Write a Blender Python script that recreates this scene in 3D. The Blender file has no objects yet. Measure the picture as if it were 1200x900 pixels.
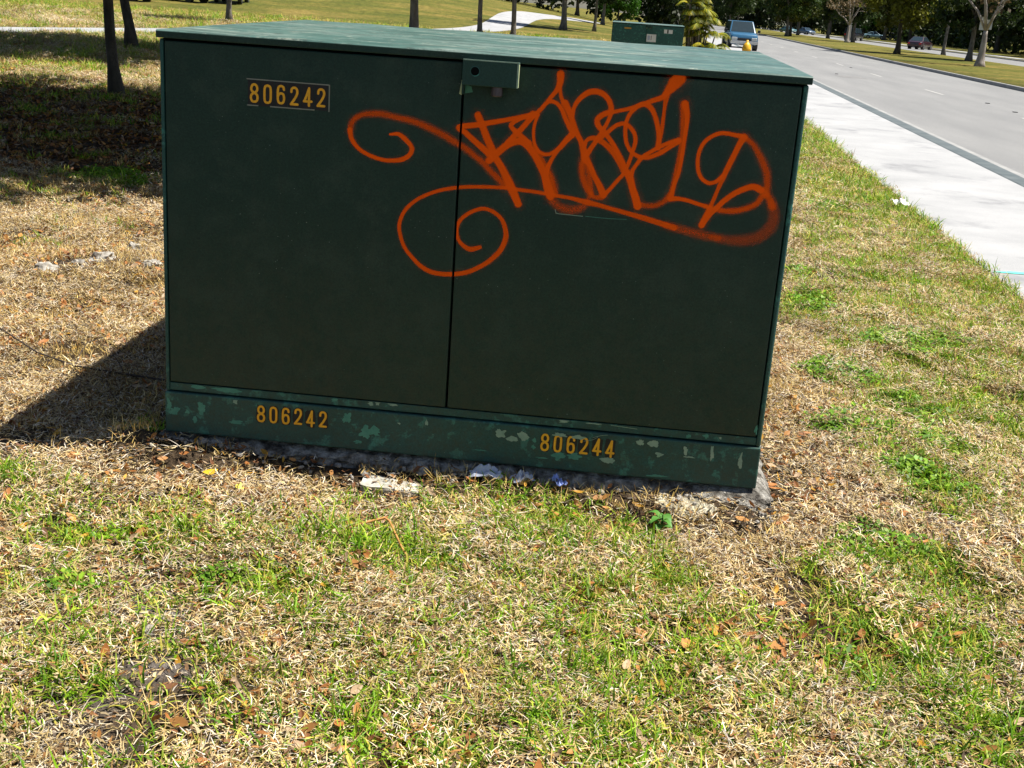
import bpy, bmesh, math, random
import numpy as np
from mathutils import Vector, Matrix, noise

scene = bpy.context.scene
C = scene.collection
rng = np.random.default_rng(7)
random.seed(7)

# ------------------------------------------------------------------ camera
cam_data = bpy.data.cameras.new('camera')
cam_data.sensor_fit = 'HORIZONTAL'
cam_data.sensor_width = 36.0
cam_data.lens = 42.78
cam_data.clip_start = 0.05
cam_data.clip_end = 3000
cam = bpy.data.objects.new('camera', cam_data)
C.objects.link(cam)
cam.matrix_world = Matrix(((0.9927, -0.0930, 0.0772, 0.0),
                           (0.1007, 0.2890, -0.9520, 0.0),
                           (0.0662, 0.9528, 0.2963, 1.65),
                           (0, 0, 0, 1)))
scene.camera = cam

# ------------------------------------------------------------------ light
SUN = Vector((0.68, 0.085, 1.5)).normalized()
world = bpy.data.worlds.new('World')
scene.world = world
world.use_nodes = True
wn = world.node_tree.nodes
bg = wn['Background']
sky = wn.new('ShaderNodeTexSky')
sky.sky_type = 'NISHITA'
sky.sun_disc = False
sky.sun_elevation = math.asin(SUN.z)
sky.sun_rotation = math.atan2(SUN.x, SUN.y)
world.node_tree.links.new(sky.outputs[0], bg.inputs[0])
bg.inputs[1].default_value = 0.05
sun_data = bpy.data.lights.new('sun', 'SUN')
sun_data.energy = 5.0
sun_data.angle = math.radians(0.5)
sun_data.color = (1.0, 0.94, 0.83)
sun = bpy.data.objects.new('sun', sun_data)
C.objects.link(sun)
sun.location = SUN * 40
sun.rotation_euler = SUN.to_track_quat('Z', 'Y').to_euler()

scene.view_settings.view_transform = 'Standard'
scene.view_settings.look = 'None'
scene.view_settings.exposure = 1.02
scene.view_settings.gamma = 1.0
scene.render.engine = 'CYCLES'
scene.cycles.transparent_max_bounces = 32
scene.cycles.max_bounces = 5
scene.cycles.diffuse_bounces = 3
scene.cycles.glossy_bounces = 2
scene.cycles.transmission_bounces = 3

# ------------------------------------------------------------------ helpers
def tag(o, label=None, cat=None, group=None, kind=None):
    if label: o['label'] = label
    if cat: o['category'] = cat
    if group: o['group'] = group
    if kind: o['kind'] = kind
    return o

def empty(name, loc=(0, 0, 0), rz=0.0):
    o = bpy.data.objects.new(name, None)
    o.location = loc
    o.rotation_euler = (0, 0, rz)
    o.empty_display_size = 0.2
    C.objects.link(o)
    return o

def link(name, me, parent=None, mat=None, smooth=False):
    o = bpy.data.objects.new(name, me)
    C.objects.link(o)
    if parent is not None: o.parent = parent
    if mat is not None:
        me.materials.clear(); me.materials.append(mat)
    if smooth:
        me.polygons.foreach_set('use_smooth', [True] * len(me.polygons))
    return o

def mesh_np(name, v, f, tint=None):
    me = bpy.data.meshes.new(name)
    me.from_pydata([tuple(p) for p in v], [], [tuple(q) for q in f])
    if tint is not None:
        a = me.attributes.new('tint', 'FLOAT_COLOR', 'POINT')
        t = np.ones((len(v), 4), np.float32); t[:, :3] = tint
        a.data.foreach_set('color', t.ravel())
    return me

class MB:
    """collects shapes into one mesh"""
    def __init__(self): self.v = []; self.f = []
    def add(self, v, f):
        n = len(self.v)
        self.v += [tuple(p) for p in v]
        self.f += [tuple(i + n for i in q) for q in f]
        return self
    def box(self, x0, x1, y0, y1, z0, z1):
        v = [(x, y, z) for z in (z0, z1) for y in (y0, y1) for x in (x0, x1)]
        return self.add(v, [(0, 2, 3, 1), (4, 5, 7, 6), (0, 1, 5, 4), (2, 6, 7, 3), (0, 4, 6, 2), (1, 3, 7, 5)])
    def tube(self, pts, radii, n=8, cap=True):
        pts = [Vector(p) for p in pts]
        rings = []
        up = Vector((0.31, 0.17, 0.93))
        for i, p in enumerate(pts):
            d = (pts[min(i + 1, len(pts) - 1)] - pts[max(i - 1, 0)]).normalized()
            a = d.cross(up)
            if a.length < 1e-3: a = d.cross(Vector((1, 0, 0)))
            a.normalize(); b = d.cross(a)
            r = radii[i] if hasattr(radii, '__len__') else radii
            rings.append([p + (a * math.cos(t) + b * math.sin(t)) * r for t in [2 * math.pi * k / n for k in range(n)]])
        v = [q for r in rings for q in r]
        f = []
        for i in range(len(pts) - 1):
            for k in range(n):
                f.append((i * n + k, i * n + (k + 1) % n, (i + 1) * n + (k + 1) % n, (i + 1) * n + k))
        if cap:
            f.append(tuple(range(n - 1, -1, -1))); f.append(tuple(range((len(pts) - 1) * n, len(pts) * n)))
        return self.add(v, f)
    def lathe(self, prof, n=16, at=(0, 0, 0)):
        v = [(at[0] + r * math.cos(2 * math.pi * k / n), at[1] + r * math.sin(2 * math.pi * k / n), at[2] + z) for r, z in prof for k in range(n)]
        f = [(i * n + k, i * n + (k + 1) % n, (i + 1) * n + (k + 1) % n, (i + 1) * n + k) for i in range(len(prof) - 1) for k in range(n)]
        f.append(tuple(range(n - 1, -1, -1))); f.append(tuple(range((len(prof) - 1) * n, len(prof) * n)))
        return self.add(v, f)
    def build(self, name, mat, parent=None, bevel=0.0, seg=2, smooth=False, sub=0):
        me = bpy.data.meshes.new(name)
        me.from_pydata(self.v, [], self.f)
        bm = bmesh.new(); bm.from_mesh(me)
        bmesh.ops.recalc_face_normals(bm, faces=bm.faces)
        if bevel > 0:
            es = [e for e in bm.edges if len(e.link_faces) == 2 and e.calc_face_angle(0) > 0.5]
            bmesh.ops.bevel(bm, geom=es, offset=bevel, segments=seg, affect='EDGES', profile=0.5)
        bm.to_mesh(me); bm.free()
        return link(name, me, parent, mat, smooth)

# ------------------------------------------------------------------ materials
def new_mat(name):
    m = bpy.data.materials.new(name); m.use_nodes = True
    nt = m.node_tree
    b = nt.nodes['Principled BSDF']
    return m, nt, b

def noise_node(nt, scale, detail=4, rough=0.55, coord='Object', vscale=None):
    tc = nt.nodes.new('ShaderNodeTexCoord')
    n = nt.nodes.new('ShaderNodeTexNoise')
    n.inputs['Scale'].default_value = scale
    n.inputs['Detail'].default_value = detail
    n.inputs['Roughness'].default_value = rough
    if vscale:
        mp = nt.nodes.new('ShaderNodeMapping'); mp.inputs['Scale'].default_value = vscale
        nt.links.new(tc.outputs[coord], mp.inputs[0]); nt.links.new(mp.outputs[0], n.inputs['Vector'])
    else:
        nt.links.new(tc.outputs[coord], n.inputs['Vector'])
    return n

def ramp(nt, src, stops):
    r = nt.nodes.new('ShaderNodeValToRGB')
    e = r.color_ramp.elements
    while len(e) < len(stops): e.new(0.5)
    for i, (p, c) in enumerate(stops):
        e[i].position = p; e[i].color = (c[0], c[1], c[2], 1)
    nt.links.new(src, r.inputs[0])
    return r

def mixc(nt, fac, a, b, mode='MIX'):
    m = nt.nodes.new('ShaderNodeMix'); m.data_type = 'RGBA'; m.blend_type = mode
    for s, val in ((m.inputs[0], fac), (m.inputs[6], a), (m.inputs[7], b)):
        if hasattr(val, 'is_linked') or hasattr(val, 'links'): nt.links.new(val, s)
        elif isinstance(val, (int, float)): s.default_value = val
        else: s.default_value = (val[0], val[1], val[2], 1)
    return m.outputs[2]

def bump(nt, b, src, strength, dist=0.01):
    n = nt.nodes.new('ShaderNodeBump')
    n.inputs['Strength'].default_value = strength; n.inputs['Distance'].default_value = dist
    nt.links.new(src, n.inputs['Height']); nt.links.new(n.outputs[0], b.inputs['Normal'])

def simple(name, stops, scale=6, rough=0.7, bmp=0.0, bscale=60, metal=0.0, spec=0.5, vscale=None, bdist=0.005):
    m, nt, b = new_mat(name)
    n = noise_node(nt, scale, 6, 0.6, vscale=vscale)
    r = ramp(nt, n.outputs[0], stops if isinstance(stops[0], tuple) and hasattr(stops[0][1], '__len__') else [(0.3, tuple(x * 0.8 for x in stops)), (0.7, stops)])
    nt.links.new(r.outputs[0], b.inputs['Base Color'])
    b.inputs['Roughness'].default_value = rough
    b.inputs['Metallic'].default_value = metal
    b.inputs['Specular IOR Level'].default_value = spec
    if bmp:
        n2 = noise_node(nt, bscale, 5, 0.65)
        bump(nt, b, n2.outputs[0], bmp, bdist)
    return m

def foliage_mat(name, transl=0.35, rough=0.55, vary=0.35):
    m, nt, b = new_mat(name)
    at = nt.nodes.new('ShaderNodeAttribute'); at.attribute_name = 'tint'
    oi = nt.nodes.new('ShaderNodeObjectInfo')
    mr = nt.nodes.new('ShaderNodeMapRange')
    mr.inputs['To Min'].default_value = 1 - vary; mr.inputs['To Max'].default_value = 1 + vary
    nt.links.new(oi.outputs['Random'], mr.inputs[0])
    vm = nt.nodes.new('ShaderNodeVectorMath'); vm.operation = 'SCALE'
    nt.links.new(at.outputs['Color'], vm.inputs[0]); nt.links.new(mr.outputs[0], vm.inputs['Scale'])
    nt.links.new(vm.outputs[0], b.inputs['Base Color'])
    b.inputs['Roughness'].default_value = rough
    b.inputs['Specular IOR Level'].default_value = 0.25
    if transl > 0:
        t = nt.nodes.new('ShaderNodeBsdfTranslucent')
        nt.links.new(vm.outputs[0], t.inputs[0])
        mx = nt.nodes.new('ShaderNodeMixShader'); mx.inputs[0].default_value = transl
        nt.links.new(b.outputs[0], mx.inputs[1]); nt.links.new(t.outputs[0], mx.inputs[2])
        nt.links.new(mx.outputs[0], nt.nodes['Material Output'].inputs[0])
    return m

M = {}
# cabinet paint: dark green enamel, faintly mottled, orange-peel relief, pale specks
def cabinet_paint(name, base, lighter, worn, worn_lo, worn_hi, rough=0.42, specks=True, wscale=7):
    m, nt, b = new_mat(name)
    n1 = noise_node(nt, 2.2, 5, 0.6)
    r1 = ramp(nt, n1.outputs[0], [(0.3, base), (0.72, lighter)])
    n2 = noise_node(nt, wscale, 8, 0.68)
    r2 = ramp(nt, n2.outputs[0], [(worn_lo, (0, 0, 0)), (worn_hi, (1, 1, 1))])
    col = mixc(nt, r2.outputs[0], r1.outputs[0], worn)
    if specks:
        tc = nt.nodes.new('ShaderNodeTexCoord')
        v = nt.nodes.new('ShaderNodeTexVoronoi'); v.inputs['Scale'].default_value = 42
        nt.links.new(tc.outputs['Object'], v.inputs['Vector'])
        r3 = ramp(nt, v.outputs['Distance'], [(0.035, (1, 1, 1)), (0.06, (0, 0, 0))])
        n4 = noise_node(nt, 3.0, 3, 0.5)
        r4 = ramp(nt, n4.outputs[0], [(0.44, (0, 0, 0)), (0.62, (0.8, 0.8, 0.8))])
        f = mixc(nt, 1.0, r3.outputs[0], r4.outputs[0], 'MULTIPLY')
        col = mixc(nt, f, col, (0.3, 0.36, 0.32))
    # vertical rain streaks of dust
    n5 = noise_node(nt, 5.0, 5, 0.6, vscale=(6.0, 6.0, 0.35))
    r5 = ramp(nt, n5.outputs[0], [(0.52, (0, 0, 0)), (0.8, (0.16, 0.16, 0.16))])
    col = mixc(nt, r5.outputs[0], col, (0.04, 0.042, 0.03))
    ng_ = noise_node(nt, 150, 4, 0.8)
    rg = ramp(nt, ng_.outputs[0], [(0.3, (0.68, 0.68, 0.68)), (0.7, (1.36, 1.36, 1.36))])
    col = mixc(nt, 1.0, col, rg.outputs[0], 'MULTIPLY')
    gp = nt.nodes.new('ShaderNodeNewGeometry'); sx = nt.nodes.new('ShaderNodeSeparateXYZ')
    nt.links.new(gp.outputs['Position'], sx.inputs[0])
    ms = nt.nodes.new('ShaderNodeMapRange'); ms.inputs['From Min'].default_value = 1.0; ms.inputs['From Max'].default_value = 0.15
    nt.links.new(sx.outputs['Z'], ms.inputs[0])
    nd = noise_node(nt, 30, 8, 0.8)
    rd = ramp(nt, nd.outputs[0], [(0.42, (0.1, 0.1, 0.1)), (0.72, (0.75, 0.75, 0.75))])
    fd = mixc(nt, 1.0, rd.outputs[0], ms.outputs[0], 'MULTIPLY')
    col = mixc(nt, fd, col, (0.050, 0.047, 0.028))          # olive-brown mottling, stronger low down
    nt.links.new(col, b.inputs['Base Color'])
    rr = ramp(nt, n2.outputs[0], [(0.3, (rough, rough, rough)), (0.75, (rough + 0.2,) * 3)])
    nt.links.new(rr.outputs[0], b.inputs['Roughness'])
    b.inputs['Specular IOR Level'].default_value = 0.28
    nb = noise_node(nt, 180, 3, 0.6)
    bump(nt, b, nb.outputs[0], 0.12, 0.002)
    return m
M['paint'] = cabinet_paint('green_enamel', (0.0085, 0.032, 0.0235), (0.0125, 0.038, 0.027), (0.025, 0.050, 0.036), 0.48, 0.72)
M['paint_base'] = cabinet_paint('green_enamel_base', (0.015, 0.070, 0.063), (0.028, 0.094, 0.083), (0.045, 0.18, 0.145), 0.555, 0.61, specks=True, wscale=17)
M['paint_hood'] = cabinet_paint('green_enamel_hood', (0.013, 0.046, 0.036), (0.018, 0.055, 0.043), (0.03, 0.075, 0.06), 0.56, 0.8, specks=False)
m, nt, b = new_mat('weathered_lid_enamel')
n1 = noise_node(nt, 2.4, 8, 0.66, vscale=(0.8, 1.3, 1))
c1 = ramp(nt, n1.outputs[0], [(0.32, (0.03, 0.085, 0.074)), (0.5, (0.065, 0.13, 0.115)), (0.68, (0.14, 0.19, 0.172))])
n2 = noise_node(nt, 3.2, 9, 0.7, vscale=(0.6, 2.6, 1))
f2 = ramp(nt, n2.outputs[0], [(0.585, (0, 0, 0)), (0.64, (0.7, 0.7, 0.7))])
c2 = mixc(nt, f2.outputs[0], c1.outputs[0], (0.34, 0.35, 0.29))
n3 = noise_node(nt, 5.0, 9, 0.72, vscale=(0.5, 2.0, 1))
f3 = ramp(nt, n3.outputs[0], [(0.54, (0, 0, 0)), (0.62, (0.9, 0.9, 0.9))])
c3 = mixc(nt, f3.outputs[0], c2, (0.03, 0.06, 0.054))
n6 = noise_node(nt, 26, 6, 0.75, vscale=(0.6, 1.0, 1))
f6 = ramp(nt, n6.outputs[0], [(0.53, (0, 0, 0)), (0.60, (0.75, 0.75, 0.75))])
c4 = mixc(nt, f6.outputs[0], c3, (0.035, 0.06, 0.052))
n7 = noise_node(nt, 17, 6, 0.75, vscale=(0.7, 1.0, 1))
f7 = ramp(nt, n7.outputs[0], [(0.60, (0, 0, 0)), (0.66, (0.7, 0.7, 0.7))])
c5 = mixc(nt, f7.outputs[0], c4, (0.33, 0.35, 0.3))
nt.links.new(c5, b.inputs['Base Color'])
rr = ramp(nt, n2.outputs[0], [(0.3, (0.34,) * 3), (0.7, (0.6,) * 3)])
nt.links.new(rr.outputs[0], b.inputs['Roughness'])
nb = noise_node(nt, 120, 3, 0.6)
bump(nt, b, nb.outputs[0], 0.15, 0.002)
M['paint_lid'] = m
M['chip_green'] = simple('old_teal_paint', [(0.3, (0.035, 0.18, 0.135)), (0.7, (0.07, 0.25, 0.185))], 40, 0.6)
M['chip_pale'] = simple('bare_primer', [(0.3, (0.17, 0.28, 0.21)), (0.7, (0.28, 0.37, 0.28))], 40, 0.7)
M['primer_edge'] = simple('primer_edge', [(0.3, (0.38, 0.45, 0.24)), (0.7, (0.5, 0.56, 0.32))], 30, 0.7)
M['dark'] = simple('dark_gap', (0.004, 0.005, 0.005), 5, 0.9, spec=0.05)
M['bolt'] = simple('weathered_steel', (0.10, 0.09, 0.10), 30, 0.5, metal=0.7)
M['black_vinyl'] = simple('black_vinyl', (0.008, 0.007, 0.008), 8, 0.6)
M['vinyl_edge'] = simple('pale_vinyl_edge', (0.24, 0.25, 0.2), 50, 0.7)
M['yellow_vinyl'] = simple('amber_vinyl', [(0.3, (0.78, 0.36, 0.010)), (0.7, (0.9, 0.44, 0.012))], 60, 0.6)

# sprayed paint: opacity comes from how much paint landed (alpha attribute) and fine speckle
m, nt, b = new_mat('orange_spray_paint')
at = nt.nodes.new('ShaderNodeAttribute'); at.attribute_name = 'cover'
nz = noise_node(nt, 420, 2, 0.5)
ma = nt.nodes.new('ShaderNodeMath'); ma.operation = 'MULTIPLY_ADD'
nt.links.new(nz.outputs[0], ma.inputs[0]); ma.inputs[1].default_value = 0.5; ma.inputs[2].default_value = -0.25
lo = nt.nodes.new('ShaderNodeMath'); lo.operation = 'MULTIPLY'   # speckle only in thin coats
iv = nt.nodes.new('ShaderNodeMath'); iv.operation = 'SUBTRACT'; iv.inputs[0].default_value = 1.0
nt.links.new(at.outputs['Fac'], iv.inputs[1]); nt.links.new(ma.outputs[0], lo.inputs[0]); nt.links.new(iv.outputs[0], lo.inputs[1])
l2 = nt.nodes.new('ShaderNodeMath'); l2.operation = 'MULTIPLY'
nt.links.new(lo.outputs[0], l2.inputs[0]); nt.links.new(at.outputs['Fac'], l2.inputs[1])
gt = nt.nodes.new('ShaderNodeMath'); gt.operation = 'MULTIPLY_ADD'; gt.use_clamp = True
nt.links.new(l2.outputs[0], gt.inputs[0]); gt.inputs[1].default_value = 5.5; nt.links.new(at.outputs['Fac'], gt.inputs[2])
nt.links.new(gt.outputs[0], b.inputs['Alpha'])
b.inputs['Base Color'].default_value = (1.0, 0.112, 0.0, 1)
b.inputs['Roughness'].default_value = 0.75
b.inputs['Specular IOR Level'].default_value = 0.15
M['spray'] = m

M['concrete'] = simple('rough_concrete', [(0.36, (0.05, 0.042, 0.034)), (0.48, (0.20, 0.185, 0.16)), (0.62, (0.5, 0.48, 0.44))], 22, 0.9, 1.0, 45, bdist=0.06)
M['rubble'] = simple('pale_rubble', [(0.34, (0.16, 0.14, 0.10)), (0.56, (0.46, 0.43, 0.33))], 30, 0.9, 0.7, 90)
M['crumb'] = simple('concrete_crumb', [(0.3, (0.12, 0.11, 0.1)), (0.7, (0.36, 0.345, 0.32))], 40, 0.9)
M['stone'] = simple('grey_stone', [(0.35, (0.13, 0.115, 0.095)), (0.65, (0.46, 0.44, 0.40))], 16, 0.9, 0.6, 60)
M['slab'] = simple('pale_slab', [(0.35, (0.2, 0.19, 0.16)), (0.6, (0.44, 0.43, 0.39))], 26, 0.85, 0.3, 80)
M['plastic_blue'] = simple('blue_plastic', (0.3, 0.38, 0.75), 30, 0.35)
M['plastic_grey'] = simple('grey_plastic_film', (0.42, 0.46, 0.58), 30, 0.3)
M['paper'] = simple('white_paper', (0.78, 0.78, 0.76), 20, 0.8)
M['rusty'] = simple('orange_brown_stem', [(0.3, (0.30, 0.13, 0.03)), (0.7, (0.5, 0.25, 0.07))], 40, 0.7)
M['twig'] = simple('dark_twig', (0.05, 0.035, 0.025), 40, 0.9)
M['bark_dark'] = simple('bark_dark', [(0.3, (0.025, 0.022, 0.018)), (0.7, (0.10, 0.088, 0.07))], 9, 0.95, 1.0, 30, bdist=0.03, vscale=(1, 1, 0.35))
M['bark_grey'] = simple('bark_grey', [(0.3, (0.07, 0.06, 0.05)), (0.7, (0.22, 0.20, 0.17))], 7, 0.95, 1.0, 25, bdist=0.03, vscale=(1, 1, 0.4))
M['bark_pale'] = simple('bark_pale', [(0.3, (0.16, 0.13, 0.12)), (0.7, (0.42, 0.38, 0.34))], 4, 0.95, 0.8, 25, bdist=0.03, vscale=(1, 1, 0.4))
M['leaf'] = foliage_mat('tree_leaf', 0.3, 0.5, 0.2)
M['grass'] = foliage_mat('grass_blade', 0.3, 0.5, 0.3)
M['straw'] = foliage_mat('dead_straw', 0.15, 0.7, 0.25)
M['litter'] = foliage_mat('dead_leaf', 0.15, 0.55, 0.35)
M['hydrant'] = simple('yellow_hydrant_paint', (0.75, 0.42, 0.01), 8, 0.45)
M['sign_white'] = simple('white_sign', (0.62, 0.62, 0.6), 6, 0.6)
M['label_white'] = simple('white_label', (0.7, 0.7, 0.68), 6, 0.6)
M['label_yellow'] = simple('yellow_label', (0.6, 0.3, 0.03), 6, 0.6)
M['label_red'] = simple('red_label', (0.5, 0.05, 0.03), 6, 0.6)
M['pole'] = simple('pale_pole', (0.42, 0.42, 0.38), 6, 0.8)
M['tyre'] = simple('tyre_rubber', (0.012, 0.012, 0.013), 8, 0.85)
M['rim'] = simple('wheel_rim', (0.35, 0.36, 0.38), 8, 0.35, metal=0.8)
M['chrome'] = simple('bumper_chrome', (0.6, 0.6, 0.6), 8, 0.25, metal=0.7)
M['glass'] = simple('car_glass', (0.02, 0.035, 0.045), 4, 0.06)
M['headlamp'] = simple('headlamp', (0.6, 0.62, 0.6), 4, 0.15)
M['taillamp'] = simple('tail_lamp', (0.45, 0.02, 0.02), 4, 0.25)
M['black_trim'] = simple('black_trim', (0.015, 0.015, 0.016), 8, 0.5)

def car_paint(name, col):
    m, nt, b = new_mat(name)
    n = noise_node(nt, 3, 3, 0.5)
    r = ramp(nt, n.outputs[0], [(0.3, tuple(c * 0.9 for c in col)), (0.7, col)])
    nt.links.new(r.outputs[0], b.inputs['Base Color'])
    b.inputs['Roughness'].default_value = 0.3
    b.inputs['Coat Weight'].default_value = 0.6
    b.inputs['Coat Roughness'].default_value = 0.06
    return m

# asphalt: pale worn, aggregate, patched and wheel-tracked along the road
m, nt, b = new_mat('worn_asphalt')
n1 = noise_node(nt, 0.5, 6, 0.6, vscale=(1.6, 0.22, 1))
n2 = noise_node(nt, 90, 3, 0.7)
r1 = ramp(nt, n1.outputs[0], [(0.3, (0.15, 0.153, 0.158)), (0.7, (0.205, 0.207, 0.21))])
r2 = ramp(nt, n2.outputs[0], [(0.3, (0.7, 0.7, 0.7)), (0.7, (1.2, 1.2, 1.2))])
nt.links.new(mixc(nt, 1.0, r1.outputs[0], r2.outputs[0], 'MULTIPLY'), b.inputs['Base Color'])
b.inputs['Roughness'].default_value = 0.85
bump(nt, b, n2.outputs[0], 0.4, 0.004)
M['asphalt'] = m
# sidewalk concrete
m, nt, b = new_mat('sidewalk_concrete')
n1 = noise_node(nt, 0.9, 6, 0.62)
n2 = noise_node(nt, 120, 3, 0.7)
n3 = noise_node(nt, 0.8, 8, 0.62, vscale=(1.2, 1.0, 1))
r1 = ramp(nt, n1.outputs[0], [(0.3, (0.255, 0.262, 0.275)), (0.65, (0.335, 0.34, 0.355))])
r3 = ramp(nt, n3.outputs[0], [(0.55, (0, 0, 0)), (0.66, (0.75, 0.75, 0.75))])
r2 = ramp(nt, n2.outputs[0], [(0.3, (0.85, 0.85, 0.85)), (0.7, (1.08, 1.08, 1.08))])
c = mixc(nt, r3.outputs[0], r1.outputs[0], (0.17, 0.175, 0.19))
nt.links.new(mixc(nt, 1.0, c, r2.outputs[0], 'MULTIPLY'), b.inputs['Base Color'])
b.inputs['Roughness'].default_value = 0.9
bump(nt, b, n2.outputs[0], 0.25, 0.003)
M['sidewalk'] = m
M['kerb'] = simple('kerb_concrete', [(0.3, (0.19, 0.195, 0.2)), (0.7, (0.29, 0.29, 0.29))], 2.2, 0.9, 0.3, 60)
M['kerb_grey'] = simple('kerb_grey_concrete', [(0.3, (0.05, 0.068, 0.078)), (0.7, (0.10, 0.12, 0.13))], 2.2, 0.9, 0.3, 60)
M['marking'] = simple('road_paint', [(0.4, (0.22, 0.22, 0.22)), (0.6, (0.42, 0.42, 0.41))], 14, 0.8)
M['cyan_mark'] = simple('cyan_survey_paint', [(0.3, (0.10, 0.50, 0.42)), (0.6, (0.13, 0.62, 0.52))], 40, 0.7)

# ground: soil and thatch near, dry lawn farther away (what lies there, by place, not by light)
m, nt, b = new_mat('ground_soil_and_lawn')
geo = nt.nodes.new('ShaderNodeNewGeometry')
n1 = noise_node(nt, 3.0, 8, 0.65)
n2 = noise_node(nt, 55, 5, 0.7)
soil = ramp(nt, n1.outputs[0], [(0.3, (0.045, 0.03, 0.018)), (0.55, (0.085, 0.06, 0.037)), (0.75, (0.15, 0.12, 0.09))])
soil2 = ramp(nt, n2.outputs[0], [(0.3, (0.35, 0.34, 0.33)), (0.7, (1.6, 1.6, 1.6))])
ba = nt.nodes.new('ShaderNodeAttribute'); ba.attribute_name = 'bare'
soil_c = mixc(nt, ba.outputs['Fac'], soil.outputs[0], (0.19, 0.168, 0.155))
soilc = mixc(nt, 1.0, soil_c, soil2.outputs[0], 'MULTIPLY')
n3 = noise_node(nt, 0.16, 8, 0.66)
n4 = noise_node(nt, 2.6, 9, 0.8)
lawn_a = ramp(nt, n3.outputs[0], [(0.34, (0.062, 0.078, 0.014)), (0.5, (0.108, 0.104, 0.022)), (0.66, (0.19, 0.145, 0.045))])
lawn_b = ramp(nt, n4.outputs[0], [(0.36, (0.35, 0.42, 0.3)), (0.64, (1.6, 1.5, 1.35))])
lawn = mixc(nt, 1.0, lawn_a.outputs[0], lawn_b.outputs[0], 'MULTIPLY')
sep = nt.nodes.new('ShaderNodeSeparateXYZ'); nt.links.new(geo.outputs['Position'], sep.inputs[0])
mr = nt.nodes.new('ShaderNodeMapRange'); mr.inputs['From Min'].default_value = 14; mr.inputs['From Max'].default_value = 34
nt.links.new(sep.outputs['Y'], mr.inputs[0])
nt.links.new(mixc(nt, mr.outputs[0], soilc, lawn), b.inputs['Base Color'])
b.inputs['Roughness'].default_value = 0.95
b.inputs['Specular IOR Level'].default_value = 0.15
bump(nt, b, n2.outputs[0], 1.0, 0.035)
M['ground'] = m

# ------------------------------------------------------------------ setting
SK = 0.029                     # the road runs a little to the right of the cabinet's axis
U_WALK0, U_WALK1, U_KERB, U_GUT, U_MED0, U_MED1, U_FAR = 2.47, 4.27, 4.56, 4.98, 13.0, 23.6, 30.2
ROAD_Z = -0.13

def sstep(a, b, x):
    t = np.clip((x - a) / (b - a), 0, 1); return t * t * (3 - 2 * t)

def height(x, y):
    """lie of the land: flat verge, a low grassy rise far to the left"""
    x = np.asarray(x, float); y = np.asarray(y, float)
    h = 2.5 * sstep(0, -26, x) * sstep(70, 135, y)
    near = np.exp(-((y - 5) / 9) ** 2) * sstep(2.47, 1.9, x - SK * y)
    h = h + near * (0.012 * np.sin(2.1 * x + 1.3 * y) + 0.010 * np.sin(3.7 * x - 2.9 * y + 1) + 0.006 * np.sin(7.3 * x + 6.1 * y))
    # dirt and straw banked against the pad
    h = h + 0.06 * np.exp(-((y - 3.965) / 0.09) ** 2) * sstep(-1.95, -1.7, x) * sstep(0.66, 0.5, x)
    h = h + 0.045 * np.exp(-((x + 1.66) / 0.09) ** 2) * sstep(3.9, 4.0, y) * sstep(6.2, 5.9, y)
    # earth heaped over stones, left of the cabinet
    h = h + 0.07 * np.exp(-((x + 3.0) / 0.55) ** 2 - ((y - 6.75) / 0.38) ** 2)
    return h

# where things grow (metres): x, y, rx, ry, strength
GREENS = [
 (-1.28,3.44,0.15,0.15,1.45),
 (-0.73,3.44,0.21,0.15,1.30),
 (-0.27,3.75,0.25,0.15,1.89),
 (-0.35,3.47,0.24,0.17,1.30),
 (-0.80,3.00,0.23,0.17,1.16),
 (-0.29,3.19,0.27,0.21,1.30),
 (0.02,3.53,0.19,0.22,1.89),
 (0.21,3.37,0.15,0.16,1.45),
 (-0.11,3.08,0.14,0.12,1.16),
 (-0.52,2.71,0.21,0.20,1.16),
 (0.05,2.79,0.13,0.13,0.72),
 (-1.30,2.54,0.14,0.17,1.16),
 (-1.41,2.99,0.14,0.12,1.01),
 (-1.62,3.22,0.12,0.11,0.72),
 (-0.93,2.66,0.12,0.16,0.72),
 (0.32,2.89,0.20,0.18,0.51),
 (0.89,3.78,0.17,0.21,0.87),
 (0.98,3.55,0.16,0.19,0.72),
 (0.84,2.96,0.23,0.23,0.87),
 (1.04,2.87,0.14,0.22,1.16),
 (-0.53,2.40,0.17,0.10,0.72),
 (1.28,7.61,0.34,0.38,0.84),
 (1.66,6.90,0.36,0.46,0.96),
 (1.32,4.59,0.31,0.45,1.01),
 (1.68,5.32,0.28,0.65,0.60),
 (2.72,9.81,0.45,2.09,0.60),
 (2.07,11.15,0.41,2.13,0.60),
 (2.31,15.07,0.33,3.92,0.60),
 (1.37,5.47,0.29,0.55,0.60),
 (-4.49,10.18,0.24,0.36,0.96),
 (-4.13,9.84,0.18,0.26,0.72),
 (-1.95,3.66,0.08,0.06,1.16),
 (-12.04,26.18,0.57,2.29,0.96),
 (-7.42,14.87,0.37,2.94,0.36),
]
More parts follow.
